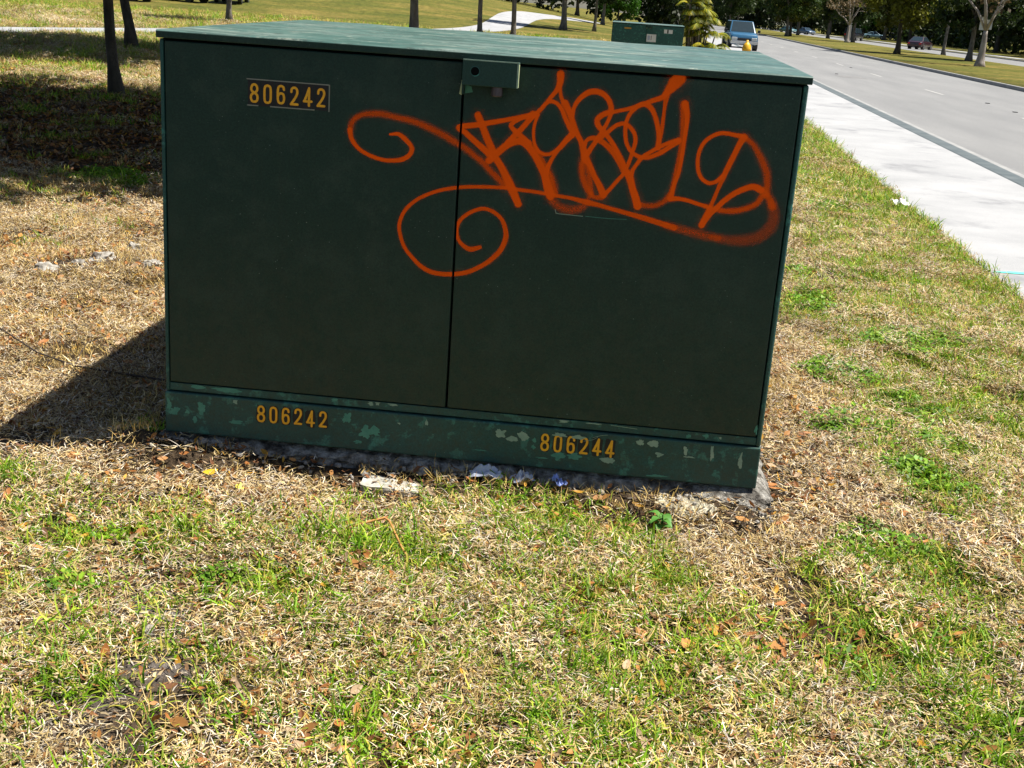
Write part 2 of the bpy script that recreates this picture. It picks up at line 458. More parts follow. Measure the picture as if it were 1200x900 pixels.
WEEDS = [
 (-1.38,2.91,0.10,0.07,0.90),
 (-1.01,3.08,0.07,0.07,0.70),
 (-1.30,3.21,0.07,0.07,0.50),
 (1.17,5.93,0.13,0.20,2.28),
 (1.40,5.46,0.13,0.18,1.90),
 (1.08,5.05,0.16,0.17,2.09),
 (1.18,7.55,0.14,0.24,1.90),
 (1.95,11.79,0.17,0.35,1.90),
 (1.23,8.51,0.08,0.23,1.14),
 (1.24,4.57,0.12,0.17,1.33),
 (1.46,5.03,0.12,0.17,1.33),
 (0.89,3.93,0.15,0.15,0.65),
 (0.93,3.79,0.12,0.14,0.59),
 (1.00,3.64,0.08,0.10,0.45),
 (0.39,3.56,0.03,0.06,0.70),
 (0.41,3.00,0.06,0.07,0.60),
 (-1.95,3.67,0.06,0.06,1.00),
 (-4.51,10.22,0.19,0.34,1.90),
 (-4.11,9.80,0.13,0.25,1.71),
 (-0.14,2.92,0.05,0.06,0.40),
 (-0.44,2.42,0.06,0.06,0.40),
 (1.64,6.79,0.28,0.34,1.33),
 (1.43,4.36,0.13,0.18,0.39),
 (1.00,3.28,0.13,0.16,0.20),
]
BARE = [
 (-1.15,2.84,0.12,0.12,1.30),
 (-1.03,2.60,0.11,0.08,1.20),
 (-1.17,2.37,0.10,0.06,0.72),
 (-1.14,2.23,0.14,0.06,0.98),
 (-3.14,7.19,0.40,0.80,0.42),
 (-0.82,2.92,0.05,0.08,0.60),
 (-3.77,8.98,0.41,0.73,0.36),
 (-0.39,2.63,0.05,0.08,0.72),
 (0.08,2.73,0.07,0.08,0.60),
 (1.13,4.01,0.11,0.08,0.60),
]
DRY = [
 (0.74,4.44,0.20,0.57,0.9),
 (0.90,5.73,0.17,0.91,0.6),
 (-0.41,3.96,1.18,0.11,0.6),
 (-1.62,3.79,0.41,0.18,0.5),
 (-1.14,3.72,0.41,0.14,0.5),
 (0.44,3.73,0.17,0.21,0.5),
 (0.54,3.39,0.16,0.23,0.4),
 (0.18,2.62,0.12,0.15,0.3),
 (0.64,3.00,0.09,0.14,0.4),
 (-0.73,2.39,0.11,0.13,0.3),
 (-3.08,6.69,0.61,1.74,0.7),
 (-2.13,4.76,0.46,0.67,0.7),
]
def blobs(x, y, L):
    g = np.zeros_like(x)
    for (cx, cy, rx, ry, s) in L: g = g + s * np.exp(-((x - cx) / rx) ** 2 - ((y - cy) / ry) ** 2)
    return g

def build_ground():
    us = list(np.arange(-6, 2.3, 0.1)) + [2.3, 2.40, 2.465]
    us = [-900, -500, -300, -200, -140, -100, -75, -55, -42, -33, -27, -22, -18, -15, -12, -10, -8.5, -7.2] + us
    us += [2.475, 4.26, 5.0, 9, 12.9, 12.99, 13.14, 15, 18, 21, 23.4, 23.58, 23.62, 26, 30.1, 30.22, 31, 33, 36, 45, 60, 80, 110, 160, 250, 400, 900]
    ys = list(np.arange(0.2, 3.65, 0.1)) + list(np.arange(3.7, 4.24, 0.02)) + list(np.arange(4.3, 12, 0.1)) + list(np.linspace(12, 30, 37)[1:]) + list(np.linspace(30, 160, 66)[1:]) + [175, 200, 240, 300, 400, 600, 900, 1500]
    ys = [-60, -20, -5] + ys
    U, Y = np.meshgrid(us, ys)
    X = U + SK * Y
    Z = height(X, Y)
    under = ((U > 2.47) & (U < 12.995)) | ((U > 23.6) & (U < 30.21))
    Z = np.where(under, -0.30, Z)
    ny, nx = U.shape
    v = np.stack([X, Y, Z], -1).reshape(-1, 3)
    f = [(j * nx + i, j * nx + i + 1, (j + 1) * nx + i + 1, (j + 1) * nx + i) for j in range(ny - 1) for i in range(nx - 1)]
    me = mesh_np('ground', v, f)
    at_ = me.attributes.new('bare', 'FLOAT', 'POINT')
    at_.data.foreach_set('value', np.clip(blobs(v[:, 0], v[:, 1], BARE) * 1.3 - 0.15, 0, 1).astype(np.float32))
    o = link('ground', me, None, M['ground'], True)
    return tag(o, kind='structure')
build_ground()

def strip(name, u0, u1, z, mat, y0=-30, y1=700, thick=0.25, bevel=0.0, parent=None):
    mb = MB()
    v = []; 
    ys = [y0, y1]
    for y in ys:
        for u, zz in ((u0, z - thick), (u0, z), (u1, z), (u1, z - thick)):
            v.append((u + SK * y, y, zz))
    mb.add(v, [(0, 1, 5, 4), (1, 2, 6, 5), (2, 3, 7, 6), (3, 0, 4, 7), (3, 2, 1, 0), (4, 5, 6, 7)])
    return mb.build(name, mat, parent, bevel)

walk = tag(strip('sidewalk', U_WALK0, U_WALK1 - 0.03, 0.006, M['sidewalk']), kind='structure')
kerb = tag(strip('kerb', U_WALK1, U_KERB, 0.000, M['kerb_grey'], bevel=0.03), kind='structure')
gutter = tag(strip('gutter', U_KERB + 0.004, U_GUT, ROAD_Z + 0.005, M['kerb']), kind='structure')
road = tag(strip('road', U_GUT + 0.004, U_MED0 - 0.16, ROAD_Z, M['asphalt']), kind='structure')
mkerb = tag(strip('median_kerb', U_MED0 - 0.156, U_MED0, 0.010, M['kerb'], bevel=0.025), kind='structure')
froad = tag(strip('far_road', U_MED1 + 0.004, U_FAR - 0.16, ROAD_Z + 0.06, M['asphalt']), kind='structure')
fkerb = tag(strip('far_kerb', U_FAR - 0.156, U_FAR, 0.03, M['kerb']), kind='structure')
fwalk = tag(strip('far_sidewalk', 31.6, 33.2, 0.03, M['sidewalk'], thick=0.2), kind='structure')

dash = MB()
for ux in (0,):
    dash.add([(-0.055, 0, 0), (0.055, 0, 0), (0.055 + SK * 3, 3, 0), (-0.055 + SK * 3, 3, 0)], [(0, 1, 2, 3)])
d0 = dash.build('lane_dash', M['marking'], road)
for k in range(-2, 22):
    y = 40.4 + 12.2 * k
    o = d0 if k == -2 else d0.copy()
    if k != -2: C.objects.link(o)
    o.parent = road
    o.location = (8.5 + SK * y, y, ROAD_Z + 0.004)
mk = MB(); mk.box(-0.06, 0.06, -0.05, 0.05, 0.0, 0.018)
r0 = mk.build('road_stud', M['black_trim'], road, 0.008)
for k, (u, y) in enumerate(((9.05, 37.0), (8.9, 33.4), (6.6, 52.0), (8.5, 62.0))):
    o = r0 if k == 0 else r0.copy()
    if k: C.objects.link(o)
    o.parent = road; o.location = (u + SK * y, y, ROAD_Z + 0.002)
# utility patch in the near lane and oil stained repair, flat
pm = MB().add([(-0.5, -1.0, 0), (0.5, -1.0, 0), (0.5, 1.0, 0), (-0.5, 1.0, 0)], [(0, 1, 2, 3)])
M['patch'] = simple('asphalt_patch', [(0.3, (0.12, 0.12, 0.125)), (0.7, (0.2, 0.2, 0.2))], 4, 0.9)
o = pm.build('asphalt_patch', M['patch'], road); o.location = (6.9 + SK * 50, 50, ROAD_Z + 0.004)

# survey paint on the sidewalk
sp = MB()
pts = [(2.76, 9.165), (2.9, 9.20), (3.1, 9.21), (3.5, 9.27)]
v = []; f = []
for i, (x, y) in enumerate(pts):
    w = (0.006, 0.04, 0.042, 0.03)[i]
    v += [(x, y - w, 0.0105), (x, y + w, 0.0105)]
    if i: f.append((2 * i - 2, 2 * i, 2 * i + 1, 2 * i - 1))
sp.add(v, f)
sp.build('survey_paint_line', M['cyan_mark'], walk)

# footpath winding behind the cabinet, left
def path_strip():
    ctr = [(-27, 10), (-23, 22), (-18.2, 34), (-16.6, 42), (-13.2, 58), (-10.6, 74), (-9.6, 86), (-10.6, 104), (-11.2, 120), (-9.5, 140), (-6, 165)]
    wid = [2.2, 2.2, 2.3, 2.3, 2.4, 2.6, 2.8, 3.2, 3.6, 4, 4]
    P = []
    for i in range(len(ctr) - 1):
        for t in np.linspace(0, 1, 8, endpoint=False):
            P.append((ctr[i][0] * (1 - t) + ctr[i + 1][0] * t, ctr[i][1] * (1 - t) + ctr[i + 1][1] * t, wid[i] * (1 - t) + wid[i + 1] * t))
    P = np.array(P)
    k = np.ones(9) / 9
    for c in range(2):
        s = np.convolve(np.pad(P[:, c], 4, mode='edge'), k, 'valid'); P[4:-4, c] = s[4:-4]
    v = []; f = []
    for i, (x, y, w) in enumerate(P):
        d = P[min(i + 1, len(P) - 1)] - P[max(i - 1, 0)]; n = np.array([d[1], -d[0]]); n /= np.linalg.norm(n)
        for s, zz in ((-1, -0.12), (-1, 0.03), (1, 0.03), (1, -0.12)):
            q = np.array([x, y]) + n * s * w / 2
            v.append((q[0], q[1], float(height(q[0], q[1])) + zz))
        if i:
            a, b2 = (i - 1) * 4, i * 4
            f += [(a, a + 1, b2 + 1, b2), (a + 1, a + 2, b2 + 2, b2 + 1), (a + 2, a + 3, b2 + 3, b2 + 2)]
    o = MB().add(v, f).build('footpath', M['sidewalk'])
    return tag(o, kind='structure'), P
path_o, PATH = path_strip()

# ------------------------------------------------------------------ the cabinet
GRAFFITI = [
 (1,[-785,1219,9,-759,1222,15,-739,1211,18,-718,1192,18,-710,1176,18,-719,1155,18,-742,1140,18,-773,1134,16,-808,1134,15,-851,1145,15,-889,1165,16,-913,1194,18,-920,1224,18]),
 (0.62,[-920,1218,20,-912,1252,21,-887,1272,21,-856,1280,22,-813,1282,24,-764,1275,22,-707,1266,24,-649,1247,26,-606,1229,26,-577,1215,26,-533,1193,24,-501,1171,24,-474,1152,24,-444,1124,24,-414,1099,27,-390,1080,27]),
 (1,[-313,1317,24,-357,1306,18,-412,1292,18,-495,1272,21,-557,1259,21,-536,1244,21,-504,1219,22,-468,1192,24,-441,1169,24]),
 (0.95,[-497,1302,27,-478,1263,27,-459,1223,28,-436,1183,27]),
 (1,[-442,1182,27,-417,1151,27,-392,1111,30,-370,1071,33,-346,1024,27]),
 (1,[-452,1159,27,-420,1192,27,-391,1217,27,-360,1229,27,-338,1224,27,-313,1201,27,-292,1172,27,-269,1132,27,-255,1099,30,-241,1064,30]),
 (1,[-316,1318,27,-334,1293,21,-352,1269,21,-365,1255,21,-394,1222,21]),
 (1,[-319,1318,21,-349,1305,15,-373,1292,15,-386,1280,18,-383,1270,18,-365,1255,21,-344,1240,21,-324,1225,21]),
 (0.7,[-324,1225,21,-293,1191,24,-262,1149,24,-242,1114,27,-228,1071,27]),
 (1,[-316,1313,18,-295,1334,16,-277,1357,16,-264,1364,16,-244,1359,15,-226,1341,16,-210,1310,18,-194,1284,21,-184,1268,24,-205,1242,21,-225,1216,18,-251,1197,14,-274,1194,14,-294,1205,14,-307,1229,12,-312,1261,12,-310,1289,12,-300,1320,12]),
 (1,[-184,1266,24,-207,1239,18,-225,1216,16,-242,1187,15,-257,1152,18,-262,1118,24,-254,1080,24,-241,1055,24]),
 (1,[-238,1451,28,-238,1424,24,-247,1399,18,-262,1379,16,-272,1365,15]),
 (0.9,[-237,1443,24,-237,1411,15,-232,1384,14,-222,1361,15]),
 (1,[-217,1361,27,-201,1335,24,-187,1304,21,-171,1269,21,-155,1243,21,-143,1211,27,-136,1190,30,-121,1171,21,-104,1139,21,-84,1107,24,-68,1078,28]),
 (0.72,[-139,1192,24,-146,1172,24,-143,1142,24,-132,1109,24,-116,1082,21,-95,1067,18,-72,1069,21]),
 (0.6,[-130,1179,24,-121,1144,24,-115,1111,24,-107,1080,21]),
 (1,[-189,1322,14,-186,1352,15,-171,1378,18,-148,1398,21,-124,1405,22,-99,1400,21,-78,1382,20,-67,1356,20,-70,1326,15,-84,1292,15,-98,1264,18,-115,1235,18,-132,1206,21]),
 (1,[-66,1345,21,-90,1335,21,-108,1318,21,-104,1299,21,-89,1284,21,-70,1266,18,-45,1235,18,-20,1196,20,-2,1161,21,15,1127,22,32,1089,26,47,1051,27]),
 (0.9,[-144,1222,15,-138,1247,15,-122,1257,18,-103,1255,21,-79,1243,21,-49,1218,22,-21,1182,24,-5,1156,24]),
 (0.95,[-95,1259,18,-72,1280,16,-46,1303,16,-22,1311,16,-5,1304,16,14,1283,16,20,1257,16,14,1223,15,6,1190,15,-7,1153,15,-25,1129,15,-47,1099,15,-65,1078,18]),
 (0.95,[-72,1342,16,-42,1350,14,-7,1360,15,30,1375,16,64,1390,18,92,1402,20,104,1417,24,116,1433,36,130,1453,48,143,1464,42]),
 (1,[4,1358,15,-10,1333,15,-16,1306,15,-13,1270,15,-5,1244,15,11,1223,15,35,1210,16,60,1208,16,81,1215,16,107,1229,18,133,1249,18,156,1267,21]),
 (1,[158,1270,24,131,1262,16,105,1249,15,77,1231,15,48,1209,16,34,1189,15,20,1163,15,17,1135,18]),
 (1,[-1,1350,15,19,1370,18,40,1377,20,58,1368,20,73,1347,18,85,1316,18,94,1279,18,95,1243,21]),
 (0.85,[105,1411,24,103,1374,14,102,1333,14,101,1293,14,96,1257,14]),
 (1,[4,1156,24,17,1135,24,25,1108,24,39,1075,27,47,1048,27]),
 (0.6,[47,1056,21,75,1053,21,105,1056,21,132,1072,21,146,1092,21]),
 (1,[153,1085,18,159,1127,15,169,1167,15,173,1203,15,176,1258,15,178,1312,16,177,1352,20,167,1387,26]),
 (0.7,[162,1386,27,164,1338,18,168,1284,18,167,1235,18,162,1183,18,156,1132,18,150,1084,21]),
 (1,[150,1082,21,178,1084,16,206,1081,15,243,1072,15,271,1066,15]),
 (0.75,[266,1066,16,300,1060,20,334,1057,21,374,1062,22,409,1075,22,432,1091,22,445,1114,22]),
 (1,[360,1299,18,332,1302,16,299,1305,15,273,1298,15,247,1279,15,231,1251,15,226,1218,15,231,1182,15,245,1156,15,268,1143,15,290,1148,15,310,1167,15]),
 (1,[364,1296,27,352,1271,22,340,1238,21,325,1198,21,313,1164,18]),
 (0.85,[315,1170,20,301,1124,15,291,1090,15,283,1064,16]),
 (1,[283,1064,18,272,1033,22,262,1004,24]),
 (1,[262,1004,21,280,1036,21,305,1066,20,329,1093,20,359,1118,21,388,1134,22,414,1142,24,440,1133,24]),
 (0.7,[431,1138,24,452,1126,27,471,1105,27,482,1084,30]),
 (0.30,[478,1094,30,491,1056,39,487,1022,42,466,992,42,435,973,42,395,964,39,350,963,33,302,967,27]),
 (0.42,[322,966,24,274,971,30,231,978,30,188,986,30,145,994,27]),
 (0.85,[174,988,21,131,998,21,74,1011,21,16,1023,18,-41,1034,16,-84,1043,18,-119,1048,21,-170,1057,15,-227,1062,14,-284,1068,14,-341,1071,14,-398,1074,14,-484,1070,14,-540,1064,14,-597,1052,14,-645,1034,14,-690,1008,14,-726,970,15,-742,926,15,-738,888,15,-721,846,15,-690,810,16,-654,781,18,-612,767,18,-554,768,18,-496,783,18,-440,817,18,-399,859,20,-381,904,20,-384,938,18,-400,971,16,-430,992,15,-462,999,15,-499,986,15,-532,960,15,-546,928,14,-540,890,14,-521,869,16,-497,859,20,-466,868,15]),
 (0.62,[368,1297,21,395,1277,22,417,1249,24,435,1220,27,450,1189,27,456,1156,27,458,1120,24]),
 (0.42,[-247,1058,27,-219,1032,30,-184,1020,33,-150,1023,30,-123,1040,24,-114,1066,18]),
]
CHIPS = [
 (-1452,280,27,12,0,"L"),
 (-1343,278,54,14,0,"L"),
 (-1431,202,15,24,0,"B"),
 (-1532,182,21,18,0,"B"),
 (-1485,183,9,9,0,"B"),
 (-1457,157,9,15,0,"B"),
 (-1306,162,27,8,0,"B"),
 (-1306,240,9,12,1,"B"),
 (-1551,203,9,27,0,"B"),
 (-953,278,12,9,0,"L"),
 (-821,278,12,9,1,"L"),
 (-796,281,9,9,1,"L"),
 (-741,280,18,6,1,"L"),
 (-902,216,18,21,0,"B"),
 (-836,171,27,27,0,"B"),
 (-805,177,30,18,0,"B"),
 (-862,133,15,9,0,"B"),
 (-714,216,6,4,1,"B"),
 (-617,229,6,12,1,"B"),
 (-352,217,21,15,1,"B"),
 (-312,199,21,12,1,"B"),
 (-279,215,21,18,1,"B"),
 (-233,204,9,9,0,"B"),
 (-235,178,10,9,0,"B"),
 (-137,280,21,9,1,"L"),
 (-27,282,24,4,1,"L"),
 (-142,152,24,15,0,"B"),
 (-91,158,27,15,0,"B"),
 (29,157,24,15,1,"B"),
 (-145,232,27,9,1,"B"),
 (-79,232,27,9,1,"B"),
 (135,232,15,12,1,"B"),
 (180,230,21,14,1,"B"),
 (207,195,15,9,1,"B"),
 (293,220,9,18,1,"B"),
 (385,217,8,30,1,"B"),
 (484,199,8,27,1,"B"),
 (308,196,21,3,1,"B"),
 (361,274,12,9,0,"L"),
 (408,273,6,4,1,"L"),
 (300,268,9,8,0,"L"),
 (525,319,6,18,0,"D"),
 (206,115,36,6,0,"B"),
 (-424,146,27,3,0,"B"),
 (-202,140,24,3,0,"B"),
]

Y0 = 4.019
CX0, CX1 = -1.566, 0.548       # outer faces of the corner posts
YB = 5.88                      # back

DIG = {
 '8': [[(.5, .52), (.2, .62), (.14, .8), (.3, .96), (.5, .985), (.7, .96), (.86, .8), (.8, .62), (.5, .52), (.16, .4), (.1, .2), (.26, .04), (.5, .015), (.74, .04), (.9, .2), (.84, .4), (.5, .52)]],
 '0': [[(.5, .985), (.24, .94), (.13, .78), (.12, .5), (.13, .22), (.24, .06), (.5, .015), (.76, .06), (.87, .22), (.88, .5), (.87, .78), (.76, .94), (.5, .985)]],
 '6': [[(.86, .78), (.78, .93), (.5, .985), (.24, .93), (.13, .75), (.12, .45), (.13, .22), (.26, .05), (.5, .015), (.74, .05), (.87, .2), (.87, .38), (.76, .53), (.5, .57), (.27, .52), (.14, .4)]],
 '2': [[(.14, .74), (.2, .92), (.45, .985), (.74, .94), (.86, .78), (.8, .6), (.5, .32), (.2, .12), (.12, .04)], [(.1, .05), (.5, .05), (.9, .05)]],
 '4': [[(.66, .0), (.66, .5), (.66, .98)], [(.66, .96), (.4, .6), (.1, .24)], [(.06, .24), (.5, .24), (.96, .24)]],
}

def spline(pts, step):
    P = np.array(pts, float)
    if len(P) < 3: return P
    E = np.vstack([2 * P[0] - P[1], P, 2 * P[-1] - P[-2]])
    out = []
    for i in range(len(P) - 1):
        p0, p1, p2, p3 = E[i:i + 4]
        n = max(2, int(np.linalg.norm((p2 - p1)[:2]) / step))
        for t in np.arange(n) / n:
            out.append(0.5 * ((2 * p1) + (p2 - p0) * t + (2 * p0 - 5 * p1 + 4 * p2 - p3) * t * t + (3 * p1 - p0 - 3 * p2 + p3) * t ** 3))
    out.append(P[-1])
    return np.array(out)

def ribbon(P, prof, cover, v, f, a, ybase, dy=0.0, capn=6):
    """flat brush stroke in the x-z plane: P rows x,z,halfwidth"""
    n = len(P); m_ = len(prof); base = len(v)
    for i in range(n):
        d = (P[min(i + 1, n - 1)] - P[max(i - 1, 0)])[:2]
        L = np.linalg.norm(d); d = d / L if L > 0 else np.array([1, 0])
        nr = np.array([-d[1], d[0]])
        for off, al in prof:
            q = P[i, :2] + nr * off * P[i, 2]
            v.append((q[0], ybase - dy * i, q[1])); a.append(al * cover)
    for i in range(n - 1):
        for k in range(m_ - 1):
            p = base + i * m_ + k
            f.append((p, p + 1, p + m_ + 1, p + m_))
    for end in (0, n - 1):                # round caps
        d = (P[1] - P[0])[:2] if end == 0 else (P[-1] - P[-2])[:2]
        d = d / (np.linalg.norm(d) + 1e-9) * (-1 if end == 0 else 1)
        nr = np.array([-d[1], d[0]])
        c = P[end, :2]; hw = P[end, 2]
        half = m_ // 2
        rings = [(abs(prof[k][0]), prof[k][1]) for k in range(half, m_)]
        b0 = len(v); yy = ybase - dy * end
        v.append((c[0], yy, c[1])); a.append(rings[0][1] * cover)
        for rr, al in rings[1:]:
            for j in range(capn + 1):
                t = math.pi * j / capn - math.pi / 2
                q = c + (d * math.cos(t) + nr * math.sin(t)) * rr * hw
                v.append((q[0], yy, q[1])); a.append(al * cover)
        w = capn + 1
        for j in range(capn): f.append((b0, b0 + 1 + j, b0 + 2 + j))
        for r_ in range(len(rings) - 2):
            for j in range(capn):
                p = b0 + 1 + r_ * w + j; f.append((p, p + 1, p + w + 1, p + w))

def stroke_mesh(name, strokes, prof, ybase, lift, step=0.004, dy=0.0):
    v, f, a = [], [], []
    for k, (cover, P) in enumerate(strokes):
        ribbon(spline(P, step), prof, cover, v, f, a, ybase - lift * k, dy)
    me = bpy.data.meshes.new(name); me.from_pydata(v, [], f)
    at = me.attributes.new('cover', 'FLOAT', 'POINT'); at.data.foreach_set('value', np.array(a, np.float32))
    return me

def number_label(parent, text, x0, z0, x1, z1, yf, plate=True, worn=()):
    """a row of vinyl digit tiles between x0..x1, bottoms z0 -> z1 at the ends"""
    n = len(text)
    lab = empty('number_label', (0, 0, 0)); lab.parent = parent
    w = (x1 - x0) / n; h = 0.0
    for i, ch in enumerate(text):
        hgt = z1 - z0
        zz = z0 + random.uniform(-0.002, 0.002)
        xa = x0 + i * w
        if plate == 'full':
            mb = MB(); mb.box(xa + 0.001, xa + w - 0.001, yf - 0.0012, yf + 0.0005, zz - 0.008, zz + hgt + 0.009)
            mb.build('digit_tile', M['black_vinyl'], lab)
        elif plate == 'ragged':
            v = []
            for k in range(18):
                t = 2 * math.pi * k / 18
                cx = xa + w / 2; cz = zz + hgt / 2
                ex = math.copysign(abs(math.cos(t)) ** 0.5, math.cos(t)); ez = math.copysign(abs(math.sin(t)) ** 0.5, math.sin(t))
                j = random.uniform(0.78, 1.02)
                v.append((cx + ex * (w * 0.46) * j, yf - 0.0008, cz + ez * (hgt * 0.56) * j))
            me = bpy.data.meshes.new('digit_tile'); me.from_pydata(v, [], [tuple(range(18))])
            link('digit_tile', me, lab, M['black_vinyl'])
        dw = w * 0.62
        st = [(1.0, [(xa + w * 0.19 + p[0] * dw, zz + 0.004 + p[1] * (hgt - 0.008), w * 0.088) for p in s]) for s in DIG[ch]]
        me = stroke_mesh('digit', st, [(-1, 1), (0, 1), (1, 1)], yf - 0.0022, 0.0002, 0.006, 0.000012)
        link('digit', me, lab, M['yellow_vinyl'])
    return lab

def lid_mesh(x0, x1, yf, yb, zf, zr, th):
    """lid: folded sheet, rising gently to the back, downturned rim"""
    prof = [(yf, zf - th), (yf, zf - 0.004), (yf + 0.006, zf), (yf + 0.5, zf + (zr - zf) * 0.33), (yb - 0.006, zr), (yb, zr - 0.004), (yb, zf - th)]
    nx = 14
    v = []; f = []
    for i in range(nx + 1):
        x = x0 + (x1 - x0) * i / nx
        for k, (y, z) in enumerate(prof):
            s = 0.002 * math.sin(i * 1.9 + k) if 2 <= k <= 4 and 0 < i < nx else 0
            v.append((x, y, z + s))
    m_ = len(prof)
    for i in range(nx):
        for k in range(m_ - 1):
            p = i * m_ + k; f.append((p, p + m_, p + m_ + 1, p + 1))
        f.append((i * m_, i * m_ + m_ - 1, (i + 1) * m_ + m_ - 1, (i + 1) * m_))
    f.append(tuple(range(m_))); f.append(tuple(nx * m_ + k for k in range(m_ - 1, -1, -1)))
    return MB().add(v, f)

def cabinet(root, detail=True):
    """padmount cabinet in world position (front face on Y0); children stay in world coordinates"""
    r = root
    MB().box(CX0 + 0.012, CX1 - 0.012, Y0 + 0.028, YB - 0.02, 0.12, 1.474).build('shell', M['dark'], r)
    # side and back panels
    MB().box(CX0, CX0 + 0.010, Y0 + 0.03, YB - 0.022, 0.254, 1.472).build('side_panel', M['paint'], r, 0.003)
    MB().box(CX1 - 0.010, CX1, Y0 + 0.03, YB - 0.022, 0.254, 1.472).build('side_panel', M['paint'], r, 0.003)
    MB().box(CX0 + 0.002, CX1 - 0.002, YB - 0.018, YB - 0.004, 0.254, 1.472).build('back_panel', M['paint'], r, 0.003)
    # corner posts
    for xa, xb in ((CX0, CX0 + 0.014), (CX1 - 0.016, CX1)):
        MB().box(xa, xb, Y0 + 0.002, Y0 + 0.0295, 0.254, 1.472).build('corner_post', M['paint_base'], r, 0.006)
    # doors
    dl = MB().box(CX0 + 0.0185, -0.5545, Y0, Y0 + 0.024, 0.2905, 1.466).build('door', M['paint'], r, 0.004)
    dr = MB().box(-0.5475, CX1 - 0.0205, Y0, Y0 + 0.024, 0.2905, 1.466).build('door', M['paint'], r, 0.004)
    # recessed strip under the doors
    MB().box(CX0 + 0.0145, CX1 - 0.0165, Y0 + 0.006, Y0 + 0.027, 0.2575, 0.2855).build('sill_strip', M['paint_base'], r, 0.002)
    # base skirt
    sk = MB()
    sk.box(CX0 - 0.002, CX1 + 0.002, Y0 - 0.004, YB + 0.004, 0.101, 0.252)
    base = sk.build('base_skirt', M['paint_base'], r, 0.005)
    lid = lid_mesh(CX0 - 0.007, CX1 + 0.008, Y0 - 0.011, YB + 0.012, 1.500, 1.522, 0.026).build('lid', M['paint_lid'], r, 0.0025)
    lid.data.materials.append(M['paint'])
    for p in lid.data.polygons: p.material_index = 0 if p.normal.z > 0.3 else 1
    # padlock hood straddling the door gap
    hood = MB()
    hx0, hx1, hz0, hz1, hy = -0.549, -0.369, 1.398, 1.478, Y0 - 0.052
    t = 0.006
    hood.box(hx0, hx1, hy, hy + t, hz0, hz1)
    hd = hood.build('padlock_hood', M['paint_hood'], r, 0.002)
    MB().box(hx0, hx1, hy + t + 0.0005, Y0 - 0.0005, hz1 - t, hz1 - 0.0006).build('hood_top', M['paint_lid'], hd, 0.0015)
    MB().box(hx1 - t, hx1 - 0.0006, hy + t + 0.0005, Y0 - 0.0005, hz0, hz1 - t - 0.0005).build('hood_side', M['primer_edge'], hd, 0.0015)
    MB().box(hx0, hx0 + t, hy + t + 0.0005, Y0 - 0.0005, hz0 - 0.03, hz1 - t - 0.0005).build('hood_side', M['paint'], hd, 0.0015)
    if detail:
        # worn bright edges of the hood
        MB().box(hx0 + 0.001, hx1 - 0.001, hy - 0.0006, hy + 0.003, hz1 - 0.0025, hz1 + 0.0008).build('worn_edge', M['chip_pale'], hd)
        MB().box(hx1 - 0.0045, hx1 + 0.0008, hy - 0.0008, hy + 0.003, hz0 + 0.001, hz1 - 0.003).build('worn_edge', M['chip_pale'], hd)
        # round key hole: flat black disc painting the shade inside, with a rim
        mb = MB(); n = 20
        v = [(-0.508 + 0.0165 * math.cos(2 * math.pi * k / n), hy - 0.0008, 1.443 + 0.0165 * math.sin(2 * math.pi * k / n)) for k in range(n)]
        v += [(-0.508 + 0.0135 * math.cos(2 * math.pi * k / n), hy - 0.0009, 1.443 + 0.0135 * math.sin(2 * math.pi * k / n)) for k in range(n)]
        mb.add(v, [(k, (k + 1) % n, n + (k + 1) % n, n + k) for k in range(n)])
        mb.build('key_hole_rim', M['paint_base'], hd)
        MB().add([(p[0], hy - 0.001, p[2]) for p in v[n:]], [tuple(range(n))]).build('key_hole', M['dark'], hd)
    bl = MB().lathe([(0.0, -0.03), (0.016, -0.03), (0.019, -0.026), (0.019, 0.0), (0.011, 0.002), (0.011, 0.04), (0, 0.04)], 12)
    bo = bl.build('penta_bolt', M['bolt'], hd, smooth=False); bo.location = (-0.437, Y0 - 0.026, 1.397)
    # bare flange left of the hood
    MB().add([(-0.5565, Y0 - 0.0012, 1.41), (-0.549, Y0 - 0.0012, 1.412), (-0.5545, Y0 - 0.0012, 1.362), (-0.5625, Y0 - 0.0012, 1.366)], [(0, 3, 2, 1)]).build('bare_flange', M['primer_edge'], dl)
    MB().add([(-0.5455, Y0 - 0.0014, 1.398), (-0.524, Y0 - 0.0014, 1.392), (-0.518, Y0 - 0.0014, 1.374), (-0.5465, Y0 - 0.0014, 1.368)], [(0, 3, 2, 1)]).build('bare_flange', M['chip_green'], dr)
    return dl, dr, base, lid

root = empty('transformer_cabinet', (0, 0, 0))
tag(root, 'large dark green metal utility cabinet with orange graffiti and yellow numbers', 'utility box')
dl, dr, base, lid = cabinet(root)

